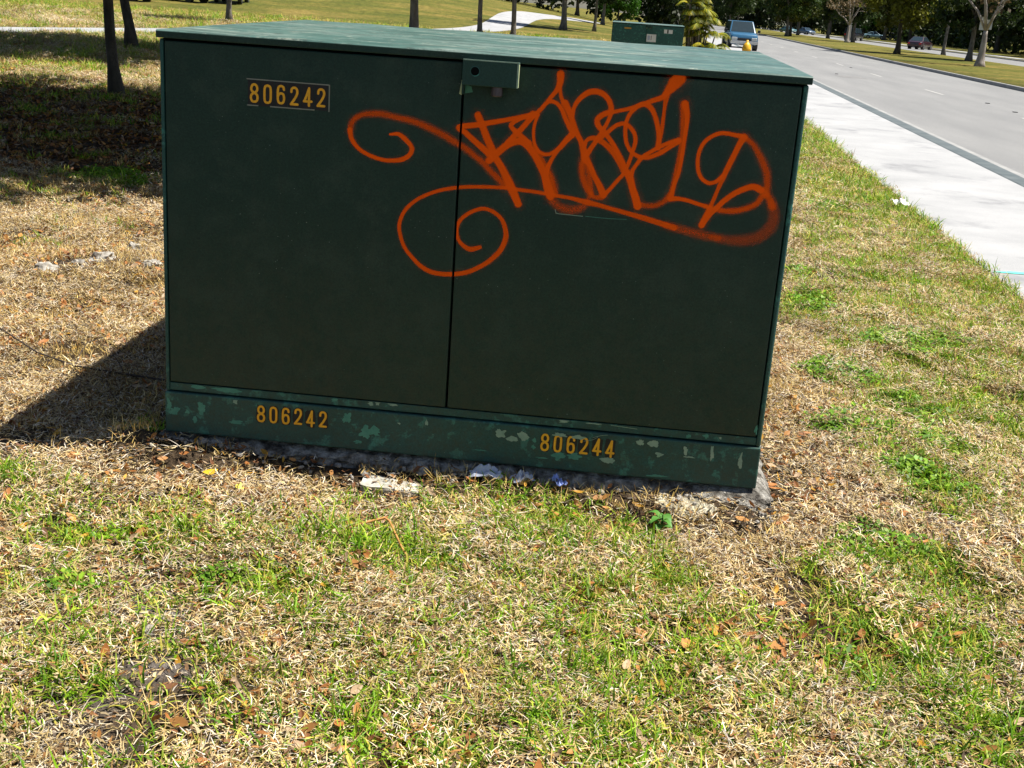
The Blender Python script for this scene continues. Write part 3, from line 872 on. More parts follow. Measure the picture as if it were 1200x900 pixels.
# orange graffiti, one sprayed mark across both doors
def spray_sheet():
    h = 0.0024
    x0, z0, nx, nz = -1.02, 0.66, 650, 345
    keep = np.ones((nz, nx))
    for cover, L in GRAFFITI:
        P = spline([(L[k] / 1000, L[k + 1] / 1000, L[k + 2] / 2000) for k in range(0, len(L), 3)], 0.004)
        cov = np.zeros((nz, nx))
        for (x, z, r) in P:
            R_ = r * 2.6
            i0, i1 = max(0, int((x - R_ - x0) / h)), min(nx, int((x + R_ - x0) / h) + 2)
            j0, j1 = max(0, int((z - R_ - z0) / h)), min(nz, int((z + R_ - z0) / h) + 2)
            gx = x0 + np.arange(i0, i1) * h; gz = z0 + np.arange(j0, j1) * h
            d = np.hypot(gx[None] - x, gz[:, None] - z) / r
            r = r * 0.9; d = d / 0.9
            soft = 0.34 if cover > 0.8 else 0.8
            c = 1 - sstep(1.0 - soft, 1.0 + soft * 0.75, d)
            c = np.maximum(c, 0.10 * np.exp(-(d / 1.45) ** 2))
            cov[j0:j1, i0:i1] = np.maximum(cov[j0:j1, i0:i1], c)
        keep *= 1 - np.clip(cov * (cover if cover < 1 else 0.97), 0, 1)
    A = 1 - keep
    idx = -np.ones((nz, nx), int); v = []; f = []; al = []
    cell = (A[:-1, :-1] + A[1:, :-1] + A[:-1, 1:] + A[1:, 1:]) > 0.02
    for j, i in zip(*np.nonzero(cell)):
        x = x0 + (i + 0.5) * h
        if -0.5556 < x < -0.5466: continue           # no paint bridges the gap between the doors
        q = []
        for dj, di in ((0, 0), (0, 1), (1, 1), (1, 0)):
            if idx[j + dj, i + di] < 0:
                idx[j + dj, i + di] = len(v)
                v.append((x0 + (i + di) * h, Y0 - 0.0005, z0 + (j + dj) * h)); al.append(A[j + dj, i + di])
            q.append(idx[j + dj, i + di])
        f.append(tuple(q))
    me = bpy.data.meshes.new('graffiti_tag'); me.from_pydata(v, [], f)
    at_ = me.attributes.new('cover', 'FLOAT', 'POINT'); at_.data.foreach_set('value', np.array(al, np.float32))
    return me
gm = spray_sheet()
go = link('graffiti_tag', gm, root, M['spray'])
go['label'] = 'orange spray painted scrawl with two curling flourishes'

nl = number_label(root, '806242', -1.266, 1.287, -0.996, 1.352, Y0, 'full')
nl['label'] = 'amber 806242 on black tiles'
for q in ([(-1.27, 1.363), (-0.992, 1.362)], [(-1.268, 1.2785), (-1.23, 1.2785)], [(-1.19, 1.2785), (-1.04, 1.2785)]):
    MB().add([(q[0][0], Y0 - 0.0016, q[0][1] - 0.0018), (q[1][0], Y0 - 0.0016, q[1][1] - 0.0018), (q[1][0], Y0 - 0.0016, q[1][1] + 0.002), (q[0][0], Y0 - 0.0016, q[0][1] + 0.002)], [(0, 1, 2, 3)]).build('pale_edge', M['vinyl_edge'], nl)
MB().add([(-0.9935, Y0 - 0.0017, 1.276), (-0.9895, Y0 - 0.0017, 1.276), (-0.9895, Y0 - 0.0017, 1.363), (-0.9935, Y0 - 0.0017, 1.363)], [(0, 1, 2, 3)]).build('pale_edge', M['vinyl_edge'], nl)
nl = number_label(base, '806242', -1.236, 0.172, -0.966, 0.237, Y0 - 0.0045, 'ragged')
nl['label'] = 'worn amber 806242 on the skirt'
nl = number_label(base, '806244', -0.218, 0.166, 0.056, 0.233, Y0 - 0.0045, 'ragged')
nl['label'] = 'worn amber 806244 on the skirt'

# flaked spots where the top coat came off
for ci_, (cx, cz, rx, rz, c, w) in enumerate(CHIPS):
    yf = {'L': Y0 + 0.0055, 'B': Y0 - 0.0047, 'D': Y0 - 0.0005}[w] - 0.00003 * ci_
    if c == 1 and abs(cx + 80) < 130 and cz > 215 and w == 'B': yf = Y0 - 0.0078 - 0.00003 * ci_
    lo, hi = {'L': (0.2595, 0.2835), 'B': (0.108, 0.245), 'D': (0.295, 1.4)}[w]
    n = 40; v = [(cx / 1000, yf, cz / 1000)]
    ph = random.uniform(0, 9)
    for k in range(n):
        t = 2 * math.pi * k / n
        q_ = Vector((cx * .1 + math.cos(t), cz * .1 + math.sin(t), ph))
        j = 0.84 + 0.62 * noise.noise(q_ * 1.5) + 0.26 * noise.noise(q_ * 4.1) + 0.12 * noise.noise(q_ * 9)
        j = max(0.2, j)
        v.append((cx / 1000 + math.cos(t) * rx / 1000 * j, yf, min(hi, max(lo, cz / 1000 + math.sin(t) * rz / 1000 * j))))
    me = bpy.data.meshes.new('flaked_spot')
    me.from_pydata(v, [], [(0, 1 + (k + 1) % n, 1 + k) for k in range(n)])
    link('flaked_spot', me, root, M['chip_pale'] if c else M['chip_green'])
# scratches
def scratch(pts, w, y, mat, parent):
    me = stroke_mesh('scratch', [(1.0, [(x, z, w) for x, z in pts])], [(-1, 1), (0, 1), (1, 1)], y, 0, 0.01)
    link('scratch', me, parent, mat)
scratch([(-0.222, 1.016), (-0.219, 1.006), (-0.21, 1.003), (-0.13, 1.001)], 0.0011, Y0 - 0.0006, M['chip_pale'], dr)
scratch([(-0.12, 1.0015), (-0.04, 1.0005), (0.015, 1.003)], 0.0008, Y0 - 0.0006, M['chip_green'], dr)
scratch([(-0.03, 0.234), (0.0, 0.245), (0.02, 0.2485)], 0.0008, Y0 - 0.008, M['chip_pale'], base)
scratch([(-0.06, 0.218), (-0.03, 0.226), (-0.012, 0.238)], 0.0007, Y0 - 0.008, M['chip_pale'], base)
scratch([(0.03, 0.2815), (0.12, 0.2765)], 0.0010, Y0 + 0.0052, M['chip_pale'], root)

# concrete pad under the cabinet: ragged cast slab
def pad():
    bm = bmesh.new()
    bmesh.ops.create_cube(bm, size=1)
    for vv in bm.verts:
        vv.co.x = -0.505 + vv.co.x * 2.24; vv.co.y = 4.945 + vv.co.y * 1.93; vv.co.z = 0.02 + vv.co.z * 0.158
    bmesh.ops.subdivide_edges(bm, edges=bm.edges[:], cuts=44, use_grid_fill=True)
    for vv in bm.verts:
        p = vv.co
        nz = noise.fractal(Vector((p.x * 9, p.y * 9, p.z * 14)), 1.0, 2.0, 4)
        edge = max(0.0, 1 - min(abs(p.x - 0.615), abs(p.x + 1.625), abs(p.y - 3.98), abs(p.y - 5.91)) / 0.09)
        top = max(0.0, (p.z - 0.03) / 0.07)
        c = Vector((-0.5, 4.95, 0)) - Vector((p.x, p.y, 0))
        c.normalize()
        vv.co += c * edge * (0.022 * top ** 2 + 0.045 * nz)
        vv.co.z += nz * 0.03 * edge - 0.025 * edge * top
        vv.co.z = min(vv.co.z, 0.099)
    me = bpy.data.meshes.new('concrete_pad'); bm.to_mesh(me); bm.free()
    o = link('concrete_pad', me, None, M['concrete'])
    return tag(o, 'rough pale concrete slab showing under the graffiti covered cabinet', 'concrete pad')
pad()

# the second cabinet, farther up the verge: same kind, no graffiti
r2 = empty('transformer_cabinet', (0, 0, 0))
for part in cabinet(r2, False)[:2]: part.data.materials[0] = M['paint_base']
for xa, xb, za, zb, mt in ((-0.53, -0.25, 1.0, 1.22, 'label_white'), (-1.2, -1.0, 1.33, 1.37, 'label_yellow'), (-0.03, 0.22, 1.27, 1.38, 'label_white')):
    MB().box(xa, xb, Y0 - 0.004, Y0 - 0.001, za, zb).build('warning_label', M[mt], r2)
MB().box(-0.40, -0.385, Y0 - 0.006, Y0 - 0.0045, 1.05, 1.18).build('label_print', M['dark'], r2)
MB().box(-0.50, -0.43, Y0 - 0.006, Y0 - 0.0045, 1.05, 1.18).build('label_print', M['plastic_grey'], r2)
MB().box(0.06, 0.1, Y0 - 0.006, Y0 - 0.0045, 1.275, 1.375).build('label_print', M['dark'], r2)
pp = MB().box(-0.505 - 1.15, -0.505 + 1.15, Y0 - 0.08, YB + 0.08, -0.06, 0.099).build('plinth', M['concrete'], r2, 0.01)
r2.location = (0.755, 33.6, -0.105)
tag(r2, 'plain dark green utility cabinet with white warning label farther up the verge', 'utility box')

# ------------------------------------------------------------------ trees
def leaf_cloud(centres, radii, n_each, size, base, spread, seed, flat=0.75, tint_var=0.35):
    r = np.random.default_rng(seed)
    V = []; T = []
    for c, rad in zip(centres, radii):
        n = n_each
        p = r.normal(size=(n, 3)); p /= np.linalg.norm(p, axis=1)[:, None]
        p *= (r.random(n) ** 0.45)[:, None] * rad * np.array([1, 1, flat])
        p += c
        s = size * r.uniform(0.6, 1.25, n)
        a = r.normal(size=(n, 3)); a /= np.linalg.norm(a, axis=1)[:, None]
        b_ = np.cross(a, r.normal(size=(n, 3))); b_ /= np.linalg.norm(b_, axis=1)[:, None]
        a = a * s[:, None]; b_ = b_ * (s * 0.55)[:, None]
        q = np.stack([p - a, p - b_ + a * 0.1, p + a, p + b_ + a * 0.1], 1)
        V.append(q.reshape(-1, 3))
        ct = np.array(base) * (1 + r.uniform(-tint_var, tint_var))
        ct = ct + np.array(spread) * r.uniform(0, 1)
        t = ct[None] * r.uniform(0.7, 1.3, (n, 1))
        T.append(np.repeat(t, 4, 0))
    V = np.concatenate(V); T = np.clip(np.concatenate(T), 0.003, 0.9)
    k = np.arange(len(V) // 4) * 4
    F = np.stack([k, k + 1, k + 2, k + 3], 1)
    return V, F, T

def tree_meshes(name, seed, h, r0, clear, crown_r, crown_h, off=(0, 0), n_cl=46, n_leaf=130, leaf=0.16, base=(0.045, 0.075, 0.014), spread=(0.03, 0.03, 0.0), lean=(0, 0), limbs=6, bare=False, fork=None, wob=0.05):
    r = random.Random(seed)
    mb = MB()
    top = fork if fork else clear + crown_h * 0.45
    pts = []; rad = []
    nseg = 9
    for i in range(nseg + 1):
        t = i / nseg
        z = top * t
        pts.append((lean[0] * t + off[0] * 0.25 * t * t + wob * math.sin(t * 5 + seed) * (t > 0), lean[1] * t + off[1] * 0.25 * t * t + wob * math.cos(t * 4 + seed) * (t > 0), z - (0.1 if i == 0 else 0)))
        flare = 1.0 + 0.75 * math.exp(-z / (r0 * 1.6))
        rad.append(r0 * flare * (1 - 0.42 * t))
    mb.tube(pts, rad, 10)
    tips = []
    end = Vector(pts[-1])
    cc = Vector((off[0] + lean[0], off[1] + lean[1], clear + crown_h * 0.5))
    for k in range(limbs):
        a = 2 * math.pi * k / limbs + r.uniform(-0.4, 0.4)
        s = end if fork else Vector(pts[r.randint(nseg - 3, nseg)])
        e = cc + Vector((math.cos(a) * crown_r * r.uniform(0.45, 0.85), math.sin(a) * crown_r * r.uniform(0.45, 0.85), crown_h * r.uniform(-0.15, 0.42)))
        mid = s.lerp(e, 0.5) + Vector((r.uniform(-.2, .2), r.uniform(-.2, .2), r.uniform(0.0, 0.35) * crown_h * 0.3))
        q = [s, s.lerp(mid, 0.5) + Vector((0, 0, 0.05 * crown_h)), mid, mid.lerp(e, 0.55), e]
        lr = r0 * r.uniform(0.32, 0.5)
        mb.tube(q, [lr, lr * .8, lr * .6, lr * .35, lr * .12], 7)
        tips.append(e)
        for j in range(3 if not bare else 6):
            s2 = Vector(q[2]).lerp(Vector(q[4]), r.uniform(0, 0.9))
            e2 = s2 + Vector((r.uniform(-1, 1), r.uniform(-1, 1), r.uniform(-0.1, 1.0))) * crown_r * 0.42
            mb.tube([s2, s2.lerp(e2, .5) + Vector((0, 0, .08)), e2], [lr * .3, lr * .2, lr * .06], 5)
            tips.append(e2)
    me = bpy.data.meshes.new(name + '_trunk'); me.from_pydata(mb.v, [], mb.f)
    me.polygons.foreach_set('use_smooth', [True] * len(me.polygons))
    cs = []; rs = []
    for i in range(n_cl):
        if i < len(tips): c = tips[i]
        else:
            d = Vector((r.gauss(0, 1), r.gauss(0, 1), r.gauss(0, 1))).normalized() * (r.random() ** 0.4)
            c = cc + Vector((d.x * crown_r, d.y * crown_r, d.z * crown_h * 0.5))
        cs.append(np.array(c)); rs.append(crown_r * r.uniform(0.17, 0.32))
    V, F, T = leaf_cloud(cs, rs, n_leaf, leaf, base, spread, seed)
    return me, mesh_np(name + '_crown', V, F, T)

def tree(name, meshes, bark, loc, label, group=None, rz=0.0, sc=1.0):
    e = empty(name, loc, rz); e.scale = (sc, sc, sc)
    t = link('trunk', meshes[0], e)
    if not meshes[0].materials: meshes[0].materials.append(bark)
    c = link('crown', meshes[1], e)
    if not meshes[1].materials: meshes[1].materials.append(M['leaf'])
    return tag(e, label, 'tree', group)

def hz(x, y): return float(height(x, y))

# two shade trees left of the cabinet; their spreading crowns are above the frame and throw the shade
near_a = tree_meshes('shade_a', 3, 8, 0.082, 2.7, 5.0, 3.4, off=(2.3, -4.0), n_cl=170, n_leaf=230, leaf=0.17, lean=(-0.15, -0.1), limbs=8, wob=0.045)
tree('broadleaf_tree', near_a, M['bark_dark'], (-7.5, 17.6, 0), 'slim dark trunk standing in the shade, nearest of the trees left of cabinet')
near_b = tree_meshes('shade_b', 8, 9, 0.125, 3.0, 5.6, 4.2, off=(1.6, -1.6), n_cl=150, n_leaf=200, leaf=0.18, lean=(-0.75, 0), limbs=7, wob=0.05)
tree('broadleaf_tree', near_b, M['bark_dark'], (-12.5, 30.3, 0), 'dark leaning trunk just behind the nearest shade tree, beside the footpath')
# street trees seen beyond the lid
kinds = {
 'dark': tree_meshes('dark', 21, 9, 0.2, 2.3, 3.6, 5.6, n_cl=72, n_leaf=110, leaf=0.2, base=(0.018, 0.036, 0.007), spread=(0.03, 0.045, 0.003)),
 'olive': tree_meshes('olive', 22, 8, 0.2, 1.9, 3.8, 5.0, n_cl=72, n_leaf=110, leaf=0.2, base=(0.028, 0.04, 0.006), spread=(0.08, 0.075, 0.003)),
 'bright': tree_meshes('bright', 23, 8, 0.2, 1.0, 3.6, 6.4, n_cl=90, n_leaf=110, leaf=0.22, base=(0.03, 0.09, 0.01), spread=(0.05, 0.12, 0.008)),
 'slim': tree_meshes('slim', 24, 7, 0.13, 3.2, 2.4, 3.2, n_cl=40, n_leaf=90, leaf=0.16, base=(0.04, 0.06, 0.012), spread=(0.05, 0.05, 0.004)),
 'bare': tree_meshes('bare', 25, 8, 0.22, 2.4, 3.0, 4.6, n_cl=30, n_leaf=34, leaf=0.16, base=(0.10, 0.075, 0.04), spread=(0.05, 0.03, 0.01), limbs=6, bare=True, fork=2.1, wob=0.02),
}
# trunks seen over the lid, left to right
for (x, y, kd, bark, sc, rz, label) in (
    (-19.0, 57.5, 'slim', 'bark_grey', 1.0, 0.3, 'thin grey trunk on the lawn straight above the upper number'),
    (-9.0, 50.0, 'dark', 'bark_grey', 0.95, 1.1, 'sturdy grey trunk on the lawn, above left end of the padlock hood'),
    (-7.55, 60.0, 'slim', 'bark_grey', 0.98, 2.1, 'slim straight trunk just left of the curving footpath'),
    (-6.0, 60.0, 'slim', 'bark_grey', 1.0, 4.0, 'slim straight trunk at the near mouth of the curving footpath'),
    (-5.9, 98.0, 'dark', 'bark_grey', 1.1, 0.5, 'stout trunk right of the footpath on the grass island'),
    (-3.7, 104.0, 'slim', 'bark_grey', 1.0, 5.0, 'small tree between the grass island and the far cabinet'),
    (-4.4, 150.0, 'dark', 'bark_dark', 1.0, 2.5, 'tree at the far end of the footpath before the dark wood'),
    ):
    me = kinds[kd]
    tree('street_tree', me, M[bark], (x, y, hz(x, y)), label, None, rz, sc)

for (x, y, kd, bark, sc, rz, label) in (
    (20.7, 78.8, 'bare', 'bark_pale', 1.0, 0.9, 'pale forked trunk with bare limbs, nearest tree on the median'),
    (24.1, 95.0, 'dark', 'bark_grey', 0.95, 2.0, 'dark leaning trunk beside the white sign on the median'),
    (27.4, 117.0, 'slim', 'bark_grey', 1.15, 0.2, 'thin trunk left of the white sign on the median'),
    (20.6, 103.5, 'olive', 'bark_dark', 1.0, 1.4, 'dark trunk with low olive crown, in front of maroon car'),
    (26.1, 163.0, 'bare', 'bark_pale', 1.0, 2.9, 'thin leafless greyish tree midway along the median'),
    (28.0, 170.0, 'dark', 'bark_dark', 1.0, 4.4, 'dark slanting trunk right behind the leafless median tree'),
    (21.6, 190.0, 'dark', 'bark_dark', 1.15, 0.0, 'leftmost of the dark trunks on median right of the blue car'),
    (23.0, 198.0, 'olive', 'bark_dark', 1.1, 1.2, 'second dark trunk on the median right of the blue car'),
    (27.6, 226.0, 'dark', 'bark_dark', 1.1, 3.3, 'third dark trunk on the median right of the blue car'),
    (29.8, 205.0, 'dark', 'bark_dark', 1.1, 5.2, 'dark trunk on the median just left of the pale pole'),
    (17.6, 255.0, 'dark', 'bark_dark', 1.15, 0.7, 'dark crowned tree on the median directly behind the blue car'),
    (22.5, 300.0, 'dark', 'bark_dark', 1.3, 1.9, 'far dark tree at the median end behind the blue car'),
    ):
    tree('median_tree', kinds[kd], M[bark], (x, y, -0.02), label, None, rz, sc)

# trees beyond the far road
FT = [(39.5, 92, 'bright', 1.25, 0.4, 'bright green leafy tree at the right edge beyond the far road'),
      (41.5, 118, 'bright', 1.2, 2.2, 'bright green tree behind the pale forked median trunk'),
      (44, 140, 'dark', 1.4, 1.0, 'dark tree beyond far road, first left of the bright green ones'),
      (45, 165, 'olive', 1.4, 3.0, 'olive tree beyond far road behind the white sign'),
      (56, 205, 'dark', 1.6, 5.0, 'dark tree over the parked pale blue car'),
      (46, 222, 'olive', 1.5, 0.8, 'olive tree over the maroon car on the far road'),
      (47, 250, 'dark', 1.6, 2.6, 'dark tree beyond far road left of the maroon car'),
      (48, 280, 'bright', 1.5, 4.1, 'green tree beyond far road behind the pale pole'),
      (46, 315, 'dark', 1.7, 1.7, 'dark tree beyond far road above the dark van'),
      (42, 345, 'dark', 1.8, 0.1, 'dark tree beyond far road above the parked teal cars'),
      (34, 380, 'dark', 1.9, 3.6, 'dark tree closing the view beyond the median'),
      (22, 410, 'olive', 1.9, 2.4, 'far tree where the road runs out behind the blue car'),
      (8, 400, 'dark', 1.9, 0.9, 'far dark tree left of the road end'),
      (3, 190, 'dark', 1.3, 1.5, 'dark tree behind the golden palm clump'),
      (-3, 172, 'bright', 0.75, 2.8, 'small bright green tree behind the far cabinet'),
      (-10, 200, 'dark', 1.4, 0.2, 'dark tree over the end of the footpath'),
      (-17, 215, 'dark', 1.4, 3.9, 'dark tree showing over the crest of the grassy rise'),
      (-27, 235, 'dark', 1.5, 5.1, 'dark tree farthest left behind the grassy rise')]
for (x, y, kd, sc, rz, label) in FT:
    tree('background_tree', kinds[kd], M['bark_dark'], (x, y, hz(x, y)), label, None, rz, sc)

# far-off undergrowth that closes the view as one mass
def undergrowth(name, line, depth, hgt, n, size, base, spread, label, seed):
    r = np.random.default_rng(seed)
    L = np.array(line, float)
    cs = []; rs = []
    seg = np.linalg.norm(np.diff(L, axis=0), axis=1); tot = seg.sum()
    for i in range(n):
        d = r.random() * tot; k = 0
        while k < len(seg) - 1 and d > seg[k]: d -= seg[k]; k += 1
        p = L[k] + (L[k + 1] - L[k]) * d / seg[k]
        x = p[0] + r.uniform(0, depth); y = p[1] + r.uniform(-2, 2)
        rad = r.uniform(0.8, 1.7) * hgt / 4
        cs.append(np.array([x, y, hz(x, y) + r.uniform(0.1, 1) * hgt])); rs.append(rad)
    V, F, T = leaf_cloud(cs, rs, 70, size, base, spread, seed)
    o = link(name, mesh_np(name, V, F, T), None, M['leaf'])
    return tag(o, label, 'undergrowth', kind='stuff')
undergrowth('undergrowth', [(38.5, 70), (44, 130), (49, 200), (52, 270), (46, 340), (30, 385), (18, 410)], 7, 9.0, 900, 0.5, (0.010, 0.020, 0.005), (0.014, 0.024, 0.002), 'dark mass of shrubs and wood beyond the far road', 31)
undergrowth('undergrowth', [(12, 395), (4, 260), (1.5, 195), (-8, 185), (-16, 190), (-30, 215), (-48, 230)], 6, 8.0, 460, 0.5, (0.010, 0.018, 0.005), (0.012, 0.02, 0.002), 'dark wood behind the grassy rise and the footpath', 32)

# golden palm clump right of the far cabinet
def palm_clump():
    e = empty('palm_clump', (1.98, 43.0, 0))
    st = MB(); v = []; f = []; T = []
    r = random.Random(5)
    for k in range(34):
        a = r.uniform(0, 6.28); d = r.uniform(0, 0.42)
        b0 = Vector((math.cos(a) * d, math.sin(a) * d, -0.05)); t0 = b0 * 1.8 + Vector((0, 0, r.uniform(0.5, 2.6)))
        st.tube([b0, b0.lerp(t0, .5), t0], [0.035, 0.03, 0.022], 6)
        for j in range(7):
            a2 = r.uniform(0, 6.28); L = r.uniform(0.5, 0.85)
            prev = t0
            for s in range(1, 15):
                u = s / 14
                p = t0 + Vector((math.cos(a2) * L * 0.75 * u, math.sin(a2) * L * 0.75 * u, L * (0.85 * u - 0.95 * u * u)))
                dirv = (p - prev).normalized()
                side = dirv.cross(Vector((0, 0, 1))).normalized()
                for sg in (-1, 1):
                    w = 0.26 * math.sin(math.pi * (0.12 + 0.85 * u))
                    tip = p + side * sg * w + dirv * w * 0.6 - Vector((0, 0, w * 0.45))
                    n0 = len(v)
                    v += [prev, p, tip]; f.append((n0, n0 + 1, n0 + 2))
                    c = r.choice([(0.30, 0.29, 0.015), (0.20, 0.25, 0.015), (0.42, 0.36, 0.02), (0.10, 0.15, 0.015)])
                    T += [c] * 3
                prev = p
    st.build('stems', M['bark_grey'], e)
    link('fronds', mesh_np('fronds', [tuple(p) for p in v], f, np.array(T)), e, M['leaf'])
    tag(e, 'yellow green palm clump between the far cabinet and the sidewalk', 'palm')
palm_clump()

# ------------------------------------------------------------------ hydrant
def hydrant():
    e = empty('fire_hydrant', (3.42, 40.5, 0.0)); e.scale = (1.2, 1.2, 1.27)
    MB().lathe([(0.0, 0), (0.15, 0), (0.15, 0.03), (0.10, 0.04), (0.095, 0.5), (0.125, 0.52), (0.125, 0.56), (0.11, 0.57), (0.11, 0.62), (0.0, 0.62)], 16).build('barrel', M['hydrant'], e)
    MB().lathe([(0.12, 0.621), (0.118, 0.66), (0.10, 0.74), (0.06, 0.80), (0.03, 0.82), (0.03, 0.87), (0, 0.87)], 16).build('bonnet', M['hydrant'], e, smooth=True)
    for s in (-1, 1):
        MB().tube([(s * 0.09, 0, 0.46), (s * 0.17, 0, 0.46), (s * 0.175, 0, 0.46), (s * 0.2, 0, 0.46)], [0.05, 0.05, 0.06, 0.055], 10).build('hose_outlet', M['hydrant'], e)
    MB().tube([(0, -0.09, 0.42), (0, -0.17, 0.42), (0, -0.175, 0.42), (0, -0.21, 0.42)], [0.07, 0.07, 0.085, 0.08], 12).build('pumper_outlet', M['hydrant'], e)
    tag(e, 'yellow fire hydrant showing just above the lid in front of blue car', 'fire hydrant')
hydrant()

# ------------------------------------------------------------------ vehicles
def vehicle(name, loc, rz, paint, kind, label, cat, detail=True):
    """front towards local -y"""
    e = empty(name, loc, rz)
    if kind == 'suv':
        L, W, zb = 4.6, 0.97, 0.32
        stn = [(-2.3, 0.42, 0.80, 0.78), (-2.22, 0.36, 0.98, 0.88), (-1.9, 0.34, 1.07, 0.92), (-1.0, 0.32, 1.14, 0.93), (0.4, 0.32, 1.12, 0.93), (1.9, 0.34, 1.12, 0.92), (2.22, 0.38, 1.08, 0.88), (2.3, 0.45, 0.98, 0.82)]
        gh = ((-1.15, 2.2, 0.86, 1.10), (-0.45, 1.95, 0.70, 1.82))
        wr, wy = 0.36, 1.42
    elif kind == 'van':
        L, W, zb = 4.8, 0.95, 0.32
        stn = [(-2.4, 0.42, 0.85, 0.8), (-2.3, 0.36, 1.0, 0.9), (-1.8, 0.34, 1.1, 0.94), (0, 0.32, 1.16, 0.95), (2.3, 0.34, 1.14, 0.93), (2.4, 0.42, 1.05, 0.88)]
        gh = ((-1.5, 2.35, 0.9, 1.12), (-0.6, 2.2, 0.76, 1.9))
        wr, wy = 0.34, 1.5
    else:
        L, W, zb = 4.5, 0.88, 0.26
        stn = [(-2.25, 0.34, 0.62, 0.72), (-2.15, 0.28, 0.74, 0.84), (-1.6, 0.26, 0.84, 0.88), (-0.8, 0.25, 0.90, 0.88), (1.0, 0.25, 0.93, 0.88), (1.9, 0.27, 0.90, 0.86), (2.2, 0.32, 0.84, 0.80), (2.25, 0.40, 0.74, 0.74)]
        gh = ((-0.95, 1.75, 0.80, 0.90), (-0.15, 0.95, 0.60, 1.40))
        wr, wy = 0.32, 1.36
    v = []; f = []; m_ = 10
    for (y, b0, t0, hw) in stn:
        hgt = t0 - b0
        half = [(0.86 * hw, b0), (0.98 * hw, b0 + 0.18 * hgt), (hw, b0 + 0.55 * hgt), (0.96 * hw, b0 + 0.86 * hgt), (0.84 * hw, t0)]
        ring = [(-x, z) for x, z in half] + [(x, z) for x, z in reversed(half)]
        v += [(x, y, z) for x, z in ring]
    for i in range(len(stn) - 1):
        for k in range(m_):
            f.append((i * m_ + k, i * m_ + (k + 1) % m_, (i + 1) * m_ + (k + 1) % m_, (i + 1) * m_ + k))
    f.append(tuple(range(m_ - 1, -1, -1))); f.append(tuple(range((len(stn) - 1) * m_, len(stn) * m_)))
    body = MB().add(v, f).build('body', paint, e, 0.02, 2, True)
    (ya, yb, wa, za), (yc, yd, wb, zc) = gh
    cv = [(-wa, ya, za), (wa, ya, za), (wa, yb, za), (-wa, yb, za), (-wb, yc, zc), (wb, yc, zc), (wb, yd, zc), (-wb, yd, zc)]
    cabin = MB().add(cv, [(0, 1, 5, 4), (1, 2, 6, 5), (2, 3, 7, 6), (3, 0, 4, 7), (4, 5, 6, 7)]).build('cabin', paint, e, 0.05, 3, True)
    def pane(nm, q, inset=0.08, n=None):
        q = [Vector(p) for p in q]; c = sum(q, Vector()) / 4
        nn = (q[1] - q[0]).cross(q[3] - q[0]).normalized()
        if n is not None and nn.dot(Vector(n)) < 0: nn = -nn
        P = [p.lerp(c, inset) + nn * 0.012 for p in q] + [p.lerp(c, inset) - nn * 0.02 for p in q]
        MB().add(P, [(0, 1, 2, 3), (7, 6, 5, 4), (0, 4, 5, 1), (1, 5, 6, 2), (2, 6, 7, 3), (3, 7, 4, 0)]).build(nm, M['glass'], cabin)
    c = cv
    pane('windscreen', (c[0], c[1], c[5], c[4]), 0.10, (0, -1, 0.3))
    pane('rear_window', (c[2], c[3], c[7], c[6]), 0.14, (0, 1, 0.3))
    for s, (i0, i1, i2, i3) in ((1, (1, 2, 6, 5)), (-1, (0, 3, 7, 4))):
        a0, a1, a2, a3 = (Vector(c[i]) for i in (i0, i1, i2, i3))
        nwin = 3 if kind != 'sedan' else 2
        for k in range(nwin):
            t0, t1 = k / nwin, (k + 1) / nwin
            pane('side_window', (a0.lerp(a1, t0), a0.lerp(a1, t1), a3.lerp(a2, t1), a3.lerp(a2, t0)), 0.13, (s, 0, 0.2))
    fy = stn[0][0]; by = stn[-1][0]
    zt = stn[0][2]; hw = stn[0][3]
    MB().box(-hw * 1.12, hw * 1.12, fy - 0.07, fy + 0.06, stn[0][1] - 0.02, stn[0][1] + 0.17).build('front_bumper', M['chrome'] if kind == 'suv' else paint, e, 0.03)
    MB().box(-hw * 1.12, hw * 1.12, by - 0.06, by + 0.07, stn[-1][1] - 0.05, stn[-1][1] + 0.14).build('rear_bumper', paint, e, 0.03)
    MB().box(-hw * 0.55, hw * 0.55, fy - 0.02, fy + 0.03, zt - 0.2, zt - 0.03).build('grille', M['black_trim'], e, 0.01)
    MB().box(-0.26, 0.26, fy - 0.085, fy - 0.072, stn[0][1], stn[0][1] + 0.13).build('number_plate', M['sign_white'], e)
    for s in (-1, 1):
        MB().box(min(s * hw * 0.6, s * hw * 1.04), max(s * hw * 0.6, s * hw * 1.04), fy - 0.025, fy + 0.12, zt - 0.17, zt + 0.0).build('headlight', M['headlamp'], e, 0.02)
        MB().box(min(s * hw * 0.7, s * hw * 1.05), max(s * hw * 0.7, s * hw * 1.05), by - 0.1, by + 0.02, stn[-1][2] - 0.28, stn[-1][2] - 0.03).build('tail_light', M['taillamp'], e, 0.02)
        MB().box(min(s * (W + 0.02), s * (W + 0.2)), max(s * (W + 0.02), s * (W + 0.2)), gh[0][0] + 0.18, gh[0][0] + 0.3, gh[0][3] + 0.02, gh[0][3] + 0.2).build('wing_mirror', M['black_trim'], e, 0.03)
